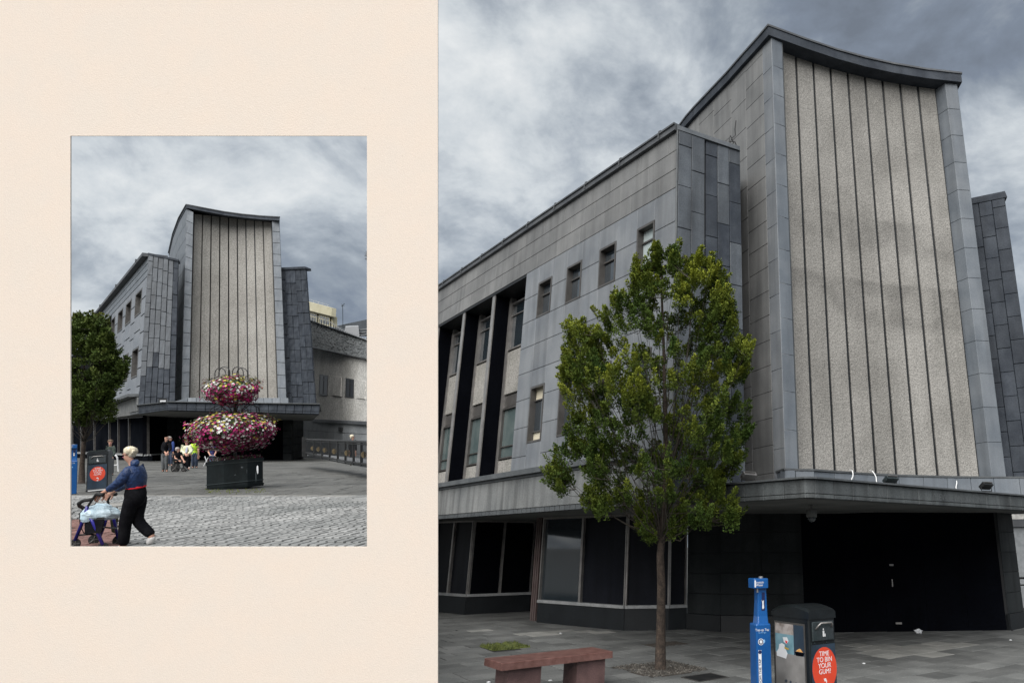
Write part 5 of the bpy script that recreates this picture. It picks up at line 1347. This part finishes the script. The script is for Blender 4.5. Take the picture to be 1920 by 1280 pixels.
    if hairstyle != 'bald':
        q = 1.0 if hairstyle == 'short' else 1.12
        back = -fd
        mb = MB(); mb.ell(hd + UP2 * k * hr * .50 + back * k * hr * .30, (k * hr * .92 * q, k * hr * 1.0 * q, k * hr * .78 * q), 14, jit=.16)
        mb.ell(hd + UP2 * k * hr * .05 + back * k * hr * .52, (k * hr * .62, k * hr * .8, k * hr * .75), 12, jit=.14)
        mb.build('hair', hair, t, True, True)
    return t, J, k
ZW = 10.25
# the woman with the rollator
woman, JW, kw = person('woman with short blond hair in quilted navy jacket and black trousers pushing a rollator', ZW,
    dict(base=(240, 1027), hem=-.30, pel=(254, 926, 0), che=(254, 885, 0), nek=(246, 866, 0), hea=(241, 851, 0), shw=26,
         shoL=(243, 880, -.12), elbL=(224, 905, -.16), wriL=(198, 921, -.16), shoR=(262, 880, .14), elbR=(240, 905, .2), wriR=(214, 920, .22),
         hipL=(247, 936, -.07), kneL=(235, 978, -.05), ankL=(231, 1024, -.03), toeL=(222, 1030, -.03),
         hipR=(263, 934, .08), kneR=(256, 975, .08), ankR=(286, 1005, .1), toeR=(278, 1021, .1)),
    ('navy_quilt', 'black_cloth', 'long'), 'hair_blond', head_r=10.5, hairstyle='full', face=(-R2 * .9 + F2 * .45).normalized(), shoes='shoe_white')
r_ = lambda px: px * kw * .5
skin_mesh('hood', {'a': (Q(243, 869, ZW - .06), r_(13)), 'b': (Q(252, 868, ZW - .02), r_(17)), 'c': (Q(262, 869, ZW + .03), r_(17))}, [('a', 'b', 'c')], 'navy_quilt', woman)
skin_mesh('jumper_hem', {'a': (Q(255, 908, ZW), r_(36)), 'b': (Q(256, 918, ZW), r_(39))}, [('a', 'b')], 'red_cloth', woman)
mb = MB()
for i in range(7): mb.ell(Q(236 + i * 2.2, 843 + abs(i - 3) * 1.2, ZW + R0.uniform(-.04, .04)), (.028, .028, .034), 8, jit=.4)
mb.build('hair_tufts', 'hair_blond', woman)
# rollator
rl = root('rollator', frame2(gnd2(170, 1022)), 'purple-blue wheeled walking frame with black seat basket pushed by the woman', 'rollator')
def tb(name, pts, rad, m, par=rl, n=8):
    mb = MB(); mb.tube([Q(*p) for p in pts], rad, n); return mb.build(name, m, par, smooth=True)
Za, Zb_ = 10.05, 10.55
tb('frame_tube', [(164, 948, Za), (160, 965, Za), (141, 1012, Za)], .022, 'walker_blue'); tb('frame_tube', [(163, 955, Za), (176, 982, Za), (193, 1021, Za)], .022, 'walker_blue')
tb('frame_tube', [(207, 952, Zb_), (214, 975, Zb_), (222, 1012, Zb_)], .02, 'walker_blue'); tb('frame_tube', [(206, 950, Zb_), (196, 985, Zb_), (186, 1010, Zb_)], .018, 'walker_blue')
tb('handle_tube', [(164, 950, Za), (172, 938, Za), (180, 926, Za), (187, 924, Za)], .016, 'iron'); tb('handle_tube', [(205, 955, Zb_), (202, 938, Zb_), (207, 928, Zb_), (214, 925, Zb_)], .016, 'iron')
tb('grip', [(181, 926, Za), (194, 927, Za)], .026, 'rubber'); tb('grip', [(206, 927, Zb_), (218, 926, Zb_)], .026, 'rubber')
tb('backrest_bar', [(172, 936, Za), (157, 938, Za), (148, 943, Za + .15), (149, 948, Za + .3), (160, 954, Zb_)], .026, 'rubber')
tb('brake_cable', [(187, 928, Za), (178, 945, Za - .05), (160, 950, Za), (149, 962, Za), (150, 985, Za), (158, 1000, Za)], .006, 'iron'); tb('cross_brace', [(145, 1003, Za), (170, 1001, Za), (186, 1003, Zb_)], .012, 'iron'); tb('cross_brace', [(195, 988, Za), (219, 990, Zb_)], .012, 'iron')
mb = MB(); a = [Q(158, 976, Za), Q(195, 974, Za), Q(198, 972, Zb_ - .1), Q(163, 973, Zb_ - .1)]; mb.hexa([p - UP2 * .19 for p in (a[0].lerp(a[1], .04), a[1].lerp(a[0], .15), a[2].lerp(a[3], .15), a[3].lerp(a[2], .04))], a); mb.build('basket', 'black_cloth', rl)
mb = MB(); mb.hexa([p + UP2 * .005 for p in a], [p + UP2 * .04 for p in a]); mb.build('seat', 'rubber', rl)
def wheel(px, py, Z, rad, par, w_=.03):
    c = Q(px, py, Z); rt_ = Matrix((R2, -UP2, F2)).transposed()
    ax = M2 @ Matrix.Rotation(math.pi / 2, 3, 'X')
    mb = MB(); mb.lathe([(rad * .72, -w_ * .5), (rad * .92, -w_ * .5), (rad, -w_ * .2), (rad, w_ * .2), (rad * .92, w_ * .5), (rad * .72, w_ * .5)], 20, c, axis=ax, sx=.85)
    for i in range(20): pass
    o = mb.build('wheel', 'rubber', par, smooth=False)
    mb = MB(); mb.lathe([(rad * .2, -w_ * .7), (rad * .2, w_ * .7)], 10, c, axis=ax, sx=.85)
    for i in range(5):
        an = i * 1.2566; d = ax @ Vector((math.cos(an) * .85, math.sin(an), 0)); mb.tube([c - F2 * w_ * .52, c - F2 * w_ * .52 + d * rad * .8], rad * .09, 4)
    mb.build('hub', 'steel_dark', par)
for q in ((141, 1019, Za, .075), (176, 1011, Zb_, .08), (193, 1026, Za, .075), (222, 1013, Zb_, .085)): wheel(q[0], q[1], q[2], q[3], rl)
bg_ = root('carrier_bag', frame2(Q(188, 975, 10.2)), 'pale blue plastic carrier bag full on the rollator seat', 'bag')
mb = MB(); n = 26; P0 = Q(188, 963, 10.22)
for i in range(n + 1):
    for j in range(n):
        t_ = math.pi * i / n; a = 2 * math.pi * j / n
        p = Vector((math.sin(t_) * math.cos(a) * .225, math.sin(t_) * math.sin(a) * .19, math.cos(t_) * .155)); p.x *= 1 - .25 * (p.z / .135) * (1 if p.x > 0 else .3)
        p *= 1 + .16 * noise.noise(p * 9) + .07 * noise.noise(p * 26); p.z = max(p.z, -.10)
        mb.v.append(P0 + M2 @ p)
for i in range(n):
    for j in range(n): mb.f.append([i * n + j, (i + 1) * n + j, (i + 1) * n + (j + 1) % n, i * n + (j + 1) % n]); mb.m.append(0)
mb.build('bag_body', 'bag_blue', bg_)
hb = root('shoulder_bag', frame2(Q(215, 1000, 10.6)), 'olive cloth bag hanging behind the rollator beside the black trousers', 'bag')
mb = MB(); mb.hexa([Q(209, 997, 10.62), Q(218, 1000, 10.62), Q(219, 1000, 10.75), Q(210, 997, 10.75)], [Q(206, 972, 10.6), Q(222, 970, 10.6), Q(222, 970, 10.78), Q(206, 972, 10.78)]); mb.build('bag_body', 'olive_cloth', hb)
mb = MB(); mb.tube([Q(208, 973, 10.65), Q(211, 957, 10.66), Q(219, 950, 10.66), Q(221, 971, 10.66)], .012, 5); mb.build('strap', 'hair_brown', hb)

def stand(label, x, yb_, yt, cloth, Z=None, **kw_):
    """upright figure: x centre, feet and head-top rows"""
    h = yb_ - yt; Z = Z or zof(x, yb_); hr = h / 15.5; k = Z / FPX; s_ = kw_.pop('sw', h * .105); ax = kw_.pop('armx', 1.0); dx = kw_.pop('dx', 0); fw_ = kw_.pop('hands_front', False)
    P = dict(base=(x, yb_), pel=(x, yb_ - h * .49), che=(x + dx * .6, yb_ - h * .72), nek=(x + dx, yb_ - h * .845), hea=(x + dx, yb_ - h * .925), shw=s_ * 1.05)
    for n, q in (('L', -1), ('R', 1)):
        P['sho' + n] = (x + dx + q * s_ * .78 * ax, yb_ - h * .79); P['elb' + n] = (x + dx + q * s_ * 1.05 * ax, yb_ - h * .61, -.1)
        P['wri' + n] = ((x + dx + q * s_ * .35 * ax, yb_ - h * .53, -.5) if fw_ else (x + dx + q * s_ * 1.0 * ax, yb_ - h * .47, -.1))
        P['hip' + n] = (x + q * s_ * .38 * ax, yb_ - h * .47); P['kne' + n] = (x + q * s_ * .42 * ax, yb_ - h * .26, -.05); P['ank' + n] = (x + q * s_ * .45 * ax, yb_ - h * .04); P['toe' + n] = (x + q * s_ * .55 * ax + kw_.get('tx', 0), yb_ - h * .012, -.15)
    kw_.pop('tx', None); P.update(kw_.pop('over', {}))
    return person(label, Z, P, cloth, head_r=hr, **kw_)
stand('man in dark green jacket and grey trousers standing behind the litter bin', 207, 891, 824, ('green_cloth', 'grey_cloth', 'long'), face=0, hairstyle='short', hair='hair_brown', hands_front=True)
stand('bald man in open black jacket over blue shirt and grey trousers by the entrance', 309, 884, 815, ('black_cloth', 'grey_cloth', 'long'), face=1, hairstyle='bald', dx=3, hands_front=True)
stand('person in dark blue top standing just behind the bald man', 319, 873, 818, ('blue_cloth', 'jeans', 'long'), face=1, hairstyle='short', hair='hair_grey')
yw, JY, ky = stand('woman in pale yellow jacket over lilac top leaning towards the wheelchair', 350, 878, 826, ('cream_cloth', 'black_cloth', 'long'), face=0, hairstyle='full', hair='hair_brown', hands_front=True, sw=8.5, shoes='shoe_white')
mb = MB(); mb.ell(JY['che'][0] - F2 * ky * 6.3 - UP2 * ky * 3, (ky * 1.9, ky * 1.2, ky * 7), 8); mb.build('top', 'lilac_cloth', yw)
hv, JH, kh = stand('person seen from behind in hi-vis yellow vest and jeans beside the planter', 365, 877, 822, ('hivis', 'jeans', 'short'), face=2, hairstyle='short', hair='hair_brown', sw=7)
for dz in (-3, 2):
    mb = MB(); mb.ell(JH['spi'][0] + UP2 * kh * (dz + 3), (kh * 5.4, kh * 5.2, kh * .55), 10); mb.build('reflective_band', 'bin_grey', hv)
# seated people
def seated(label, x, yb_, yt, cloth, face, **kw_):
    h = (yb_ - yt) / .76; Z = zof(x, yb_); s_ = h * .105; f = 1 if face == 1 else -1 if face == -1 else 0
    P = dict(base=(x, yb_), pel=(x, yb_ - h * .30), che=(x, yb_ - h * .50), nek=(x, yb_ - h * .60), hea=(x, yb_ - h * .68), shw=s_ * 1.05)
    for n, q in (('L', -1), ('R', 1)):
        P['sho' + n] = (x + q * s_ * .8, yb_ - h * .56); P['elb' + n] = (x + q * s_ * 1.15, yb_ - h * .42, -.1); P['wri' + n] = (x + q * s_ * .7 + f * h * .1, yb_ - h * .33, -.5)
        P['hip' + n] = (x + q * s_ * .35, yb_ - h * .28, -.1); P['kne' + n] = (x + q * s_ * .4 + f * h * .22, yb_ - h * .27, -.75 if f == 0 else -.2)
        P['ank' + n] = (x + q * s_ * .4 + f * h * .26, yb_ - h * .07, -.85 if f == 0 else -.25); P['toe' + n] = (x + q * s_ * .4 + f * h * .33, yb_ - h * .04, -1.1 if f == 0 else -.3)
    return person(label, Z, P, cloth, face=face, head_r=h / 15.5, **kw_)
wc = root('wheelchair', frame2(gnd2(335, 884)), 'black wheelchair beside the entrance group', 'wheelchair'); Zc = zof(335, 884)
seated('grey-haired person in black short-sleeved top sitting in the wheelchair', 334, 882, 838, ('black_cloth', 'black_cloth', 'short'), 1, hair='hair_grey')
for (x, y, rad) in ((329, 877, .26), (329, 876, .26), (345, 880, .16), (346, 879, .16)): wheel(x, y, Zc + (.3 if y in (876, 879) else -.35), rad, wc, .06)
mb = MB(); mb.hexa([Q(326, 868, Zc - .3), Q(342, 868, Zc - .3), Q(342, 868, Zc + .3), Q(326, 868, Zc + .3)], [Q(326, 865, Zc - .3), Q(342, 865, Zc - .3), Q(342, 865, Zc + .3), Q(326, 865, Zc + .3)]); mb.build('seat', 'black_cloth', wc)
mb = MB(); mb.hexa([Q(326, 866, Zc - .3), Q(327.5, 866, Zc - .3), Q(327.5, 866, Zc + .3), Q(326, 866, Zc + .3)], [Q(323.5, 850, Zc - .3), Q(325, 850, Zc - .3), Q(325, 850, Zc + .3), Q(323.5, 850, Zc + .3)]); mb.build('backrest', 'black_cloth', wc)
for dz in (-.35, .3):
    mb = MB(); mb.tube([Q(321, 851, Zc + dz), Q(325, 852, Zc + dz), Q(328, 876, Zc + dz), Q(345, 878, Zc + dz), Q(341, 862, Zc + dz), Q(327, 861, Zc + dz)], .04, 5); mb.build('side_frame', 'iron', wc)
    mb = MB(); mb.tube([Q(345, 874, Zc + dz), Q(351, 880, Zc + dz), Q(354, 880, Zc + dz)], .035, 5); mb.build('footrest', 'iron', wc)
seated('person in royal blue short-sleeved shirt seated behind the left side of planter', 398, 872, 826, ('blue_cloth', 'jeans', 'short'), 2, hair='hair_brown')
ch = root('folding_chair', frame2(gnd2(398, 874)), 'thin-framed folding chair under the person in blue behind planter', 'chair'); Zc = zof(398, 874)
mb = MB(); mb.hexa([Q(390, 858, Zc - .3), Q(407, 858, Zc - .3), Q(407, 857, Zc + .4), Q(390, 857, Zc + .4)], [Q(390, 856.5, Zc - .3), Q(407, 856.5, Zc - .3), Q(407, 855.5, Zc + .4), Q(390, 855.5, Zc + .4)]); mb.build('seat', 'black_cloth', ch)
for a, b in (((384, 855), (391, 874)), ((391, 857), (382, 873)), ((407, 857), (410, 874)), ((406, 857), (402, 874))):
    mb = MB(); mb.tube([Q(*a, Zc), Q(*b, Zc)], .035, 5); mb.build('leg', 'white_metal', ch)
stand('distant white-haired person in dark coat walking behind the black railing', 661, 872, 815, ('black_cloth', 'black_cloth', 'long'), Z=40, face=1, hairstyle='full', hair='hair_blond')
wf = root('walking_frame', frame2(gnd2(219, 884)), 'small white tubular frame behind the woman, right of the man in green', 'walking frame')
mb = MB(); Zc = zof(219, 884); mb.tube([Q(215, 853, Zc), Q(218, 854, Zc), (Q(220, 858, Zc)), Q(222, 884, Zc)], .045, 6); mb.build('tube', 'white_metal', wf); mb = MB(); mb.tube([Q(211, 883, Zc), Q(213, 872, Zc), Q(221, 871, Zc)], .035, 6); mb.build('tube', 'white_metal', wf)

# ---- the flower planter
pc = gnd2(441, 915); ZP = zof(441, 915); kp = ZP / FPX
pl = root('flower_planter', frame2(pc), 'black octagonal planter tub with iron stand of two flower tiers before the head-on store', 'planter')
def octo(rx, ry, z, rot=.3927, s_=1.0): return [(math.cos(rot + i * math.pi / 4) * rx * s_, math.sin(rot + i * math.pi / 4) * ry * s_, z) for i in range(8)]
hw = 55 * kp * .86; hy = .78
for nm, zs, sc, m in (('tub', (.10, .98), (.985, .985), 'planter'), ('plinth', (.0, .10), (1.0, 1.03), 'planter'), ('rim', (.90, 1.0), (1.03, 1.03), 'planter'), ('trim', (.862, .90), (1.0, 1.02), 'planter_trim'), ('trim', (.20, .225), (1.015, 1.015), 'planter_trim')):
    loft([octo(hw, hy, zs[0], s_=sc[0]), octo(hw, hy, zs[1], s_=sc[1])], nm, m, pl)
for (x, y, w_, h_) in ((483, 880, 1.6, 7), (480, 893, .9, 9), (454, 876, 2, 1.6), (463, 884, .5, 4), (441, 890, 1.5, 1)):   # peeled paint
    mb = MB(); z_ = ZP - .86 if abs(x - 441) < 30 else ZP - .62
    mb.ell(Q(x, y, z_), (w_ * kp, .012, h_ * kp), 8, jit=.4, rot=M2); mb.build('peeled_paint', 'bin_grey' if y != 880 else 'white_print', pl)
mb = MB(); zc_ = [(1.2, 1.0), (2.0, 1.5)]
mb.tube([pc + UP2 * .3, pc + UP2 * 3.75], .05, 8); mb.build('pole', 'iron', pl)
for i in range(8):
    a = i * math.pi / 4 + .2; d = R2 * math.cos(a) * .86 + F2 * math.sin(a)
    mb = MB(); mb.tube([pc + UP2 * 2.25 + d * .04, pc + UP2 * 2.75 + d * .25, pc + UP2 * 2.98 + d * .55, pc + UP2 * 2.85 + d * .85, pc + UP2 * 2.45 + d * .9], .018, 5); mb.build('scroll_arm', 'iron', pl)
for s_, x0 in ((-1, 431), (1, 436)):
    for j in range(2):
        xa = x0 + s_ * (0 if j == 0 else 8); pts = [Q(xa, 712, ZP)] + [Q(xa + s_ * 10 - s_ * 10 * math.cos(t_), 697 - 9.5 * math.sin(t_) + j * 2, ZP + j * .2) for t_ in (0, .5, 1, 1.57, 2.1, 2.7, 3.14)] + [Q(xa + s_ * 20, 710, ZP + j * .2)]
        mb = MB(); mb.tube(pts, .016, 5); mb.build('top_hoop', 'iron', pl)
def blooms(cx_, cy_, rx, ry, n, tier, seed, zz=1.0, under=.75, sz=.046):
    q = random.Random(seed); names = ('petal_magenta', 'petal_white', 'petal_yellow', 'petal_pink', 'petal_dark', 'foliage')
    mbs = {m: MB() for m in names}; C0 = Q(cx_, cy_, ZP); Rx, Rz = rx * kp * .86, ry * kp; Ry = Rx * .95
    core = MB(); core.ell(C0, (Rx * .80, Ry * .8, Rz * .72), 14, jit=.2, rot=M2); core.build('basket', 'foliage', pl)
    for i in range(n):
        th = q.uniform(0, 6.283); u = q.uniform(-1, 1); sq_ = math.sqrt(1 - u * u)
        lump = 1 + .42 * noise.noise(Vector((math.cos(th) * 2.2, math.sin(th) * 2.2, u * 2 + tier * 5))) + q.gauss(0, .07)
        drop = 0 if u > -.2 else -.12 * Rz * q.random()
        p = Vector((sq_ * math.cos(th) * Rx * lump, sq_ * math.sin(th) * Ry * lump, u * Rz * lump * (1 if u > 0 else under) + drop))
        nn = Vector((p.x / Rx ** 2, p.y / Ry ** 2, p.z / Rz ** 2 + .3)).normalized()
        c1 = noise.noise(Vector((p.x * 2.2, p.y * 2.2, p.z * 2.2 + tier * 9))); c2 = noise.noise(Vector((p.x * 2.6 + 30, p.y * 2.6, p.z * 2.6)))
        zr = p.z / Rz
        w_ = {'petal_magenta': .5 + 2.2 * max(0, c1) + (.7 if zr < .1 else 0), 'petal_white': .5 + 2.0 * max(0, -c1), 'petal_yellow': (.65 if zr > .25 else .12) + 1.0 * max(0, c2) * (zr > 0), 'petal_pink': .28, 'petal_dark': .25 + (.8 if zr < -.2 else 0), 'foliage': 1.3 + (1.5 if zr > .45 else 0)}
        m = q.choices(names, [w_[x] for x in names])[0]
        s_ = sz * q.uniform(.7, 1.35); t1 = nn.orthogonal().normalized(); t1.rotate(Matrix.Rotation(q.uniform(0, 6), 3, nn)); t2 = nn.cross(t1)
        tl = Vector([q.uniform(-.5, .5) for _ in range(3)]); 
        vs_ = [p + nn * s_ * .05]; mm = 5
        for j in range(mm * 2):
            a = j * math.pi / mm; rr_ = s_ * (1 if j % 2 == 0 else .62); vs_.append(p + (t1 * math.cos(a) + t2 * math.sin(a)) * rr_ + nn * s_ * (.28 + .3 * tl.x * math.cos(a)))
        if m == 'foliage': vs_ = [p, p + t1 * s_ * .5 + nn * s_ * .3, p + nn * s_ * .5 + t2 * s_ * 1.3, p - t1 * s_ * .5 + nn * s_ * .3]; f_ = [(0, 1, 2, 3)]
        else: f_ = [(0, 1 + j, 1 + (j + 1) % (2 * mm)) for j in range(2 * mm)]
        mbs[m].add([C0 + M2 @ v_ for v_ in vs_], f_)
    for m in names: mbs[m].build('flowers' if m != 'foliage' else 'leaves', m, pl, kind='stuff')
blooms(437, 732, 48, 25, 3000, 1, 3, under=1.0); blooms(436, 806, 74, 31, 5600, 2, 8, under=1.15)
mb = MB(); q = random.Random(6); mc = MB(); mw_ = MB()
for i in range(700):
    a = q.uniform(0, 6.28); rr_ = math.sqrt(q.random()) * .9; p = pc + UP2 * (.98 + q.uniform(0, .12)) + R2 * math.cos(a) * hw * rr_ + F2 * math.sin(a) * hy * rr_
    d = (UP2 + R2 * q.uniform(-1, 1) + F2 * q.uniform(-1, 1)).normalized() * .07; s_ = d.cross(Vector((q.random(), q.random(), q.random()))).normalized() * .02
    (mb if q.random() < .6 else mc if q.random() < .85 else mw_).add([p, p + d * .5 + s_, p + d, p + d * .5 - s_], [(0, 1, 2, 3)])
mb.build('bedding_leaves', 'petal_dark', pl, kind='stuff'); mc.build('bedding_leaves', 'foliage', pl, kind='stuff'); mw_.build('bedding_flowers', 'petal_white', pl, kind='stuff')
mb = MB(); q = random.Random(16)
for i in range(260):
    x = q.uniform(385, 502); y = 917 + q.uniform(1, 9) - abs(x - 441) * .03; p = gnd2(x, y); 
    if q.random() > .5 + .5 * noise.noise(Vector((x * .08, 0, 0))) * 2: continue
    d = UP2 * q.uniform(.02, .07) + R2 * q.uniform(-.03, .03); mb.add([p - R2 * .015, p + R2 * .015, p + d], [(0, 1, 2)])
tag(mb.build('weeds', 'moss'), 'thin weeds growing round the foot of the octagonal planter', kind='stuff')

# ---- railing on the right
rg = root('railing', frame2(gnd2(575, 852)), 'black iron railing with gold roundels curving from the canopy to the right edge', 'railing')
def rline(f): 
    x = 574 + (700 - 574) * f; yb_ = 851 + 25.5 * f + 2.5 * math.sin(f * 3.14); Zr = 44 - 16 * f; yt = 823.5 + 5.5 * f
    return x, yb_, yt, Zr
mb = MB(); mb.hexa([Q(566, 856, 44), Q(576, 856, 44), Q(576, 855, 45), Q(566, 855, 45)], [Q(566, 819, 44), Q(576, 819, 44), Q(576, 819, 45), Q(566, 819, 45)]); mb.build('end_post', 'iron', rg)
for off_, rad, nm in ((0, .06, 'handrail'), (3, .035, 'upper_rail')):
    mb = MB(); mb.tube([Q(rline(i / 12)[0], rline(i / 12)[2] + off_ * (1 + i / 24), rline(i / 12)[3]) for i in range(13)], rad, 6); mb.build(nm, 'iron', rg)
mb = MB(); mb.tube([Q(rline(i / 12)[0], rline(i / 12)[1] - 3 - 2 * i / 12, rline(i / 12)[3]) for i in range(13)], .05, 6); mb.build('lower_rail', 'iron', rg)
mb = MB(); pts = [rline(i / 12) for i in range(13)]
for i in range(12):
    (x0, y0, _, z0), (x1, y1, _, z1) = pts[i], pts[i + 1]
    mb.hexa([Q(x0, y0 + 1, z0), Q(x1, y1 + 1, z1), Q(x1, y1 - 1, z1 + .6), Q(x0, y0 - 1, z0 + .6)], [Q(x0, y0 - 3, z0), Q(x1, y1 - 4, z1), Q(x1, y1 - 6, z1 + .6), Q(x0, y0 - 5, z0 + .6)])
mb.build('kerb', 'black_stone', rg)
for i in range(9):
    f = i / 8.5; x, y0, y1, z = rline(f); mb = MB(); mb.tube([Q(x, y0, z - .05), Q(x, y1, z - .05)], .06, 5); mb.build('post', 'iron', rg)
for i in range(64):
    f = i / 64 + .006; x, y0, y1, z = rline(f); mb = MB(); mb.tube([Q(x, y0 - 4, z), Q(x, y1 + 4, z)], .015, 4); mb.build('baluster', 'iron', rg)
for xg in (586, 597, 609, 626.5, 650.5, 682):
    f = (xg - 574) / 126; x, y0, y1, z = rline(f); rad = (y0 - y1) * .13 * z / FPX; ax = M2 @ Matrix.Rotation(math.pi / 2, 3, 'X')
    mb = MB(); mb.lathe([(rad * .3, -.02), (rad * .6, -.05), (rad, -.05), (rad, .05), (rad * .6, .05)], 14, Q(x, (y0 + y1) / 2 + 1, z - .08), axis=ax, sx=.8); mb.build('roundel', 'gold', rg)
mb = MB(); mb.hexa([Q(574, 853, 46), Q(700, 876, 29.3), Q(700, 862, 34), Q(574, 849, 50)], [Q(574, 852.6, 46), Q(700, 875.6, 29.3), Q(700, 861.6, 34), Q(574, 848.6, 50)])
rw = mb.build('road', 'fence_pale'); rw['kind'] = 'structure'
# bare tree just entering at the right edge
bt = root('bare_tree', frame2(gnd2(716, 866)), 'bare pale twiggy treetop poking in at the right edge of the opening', 'tree'); Zt = 60
mb = MB(); mb.tube([gnd2(716, 866), Q(714, 700, Zt), Q(711, 560, Zt), Q(709, 500, Zt)], [.3, .22, .15, .08], 8); mb.build('trunk', 'bark', bt)
mb = MB(); q = random.Random(8)
for i in range(190):
    a = q.uniform(0, 6.28); e_ = Vector((math.cos(a), math.sin(a) * .8)) * q.uniform(.7, 1.05); f = q.uniform(.2, .6); c0 = (708, 496)
    p1 = (708 + e_.x * 26 * f, 480 - e_.y * 20 * f + 6 * (1 - f)); p2 = (708 + e_.x * 26, 479 - e_.y * 20)
    mb.tube([Q(*c0, Zt), Q(*p1, Zt + q.uniform(-1, 1)), Q(*p2, Zt + q.uniform(-1.5, 1.5))], [.035, .02, .008], 3, caps=False)
mb.build('twigs', 'bark', bt, kind='stuff')
an = root('aerial', frame2(Q(643, 600, 80)), 'thin roof aerial standing above the slate-hung roof in the head-on view', 'aerial')
mb = MB(); mb.tube([Q(643, 616, 80), Q(642.5, 572, 80)], .03, 4); mb.tube([Q(640, 570, 80), Q(646, 574, 80)], .03, 4); mb.tube([Q(640, 574.5, 80), Q(646, 569, 80)], .03, 4); mb.build('mast', 'bin_grey', an)
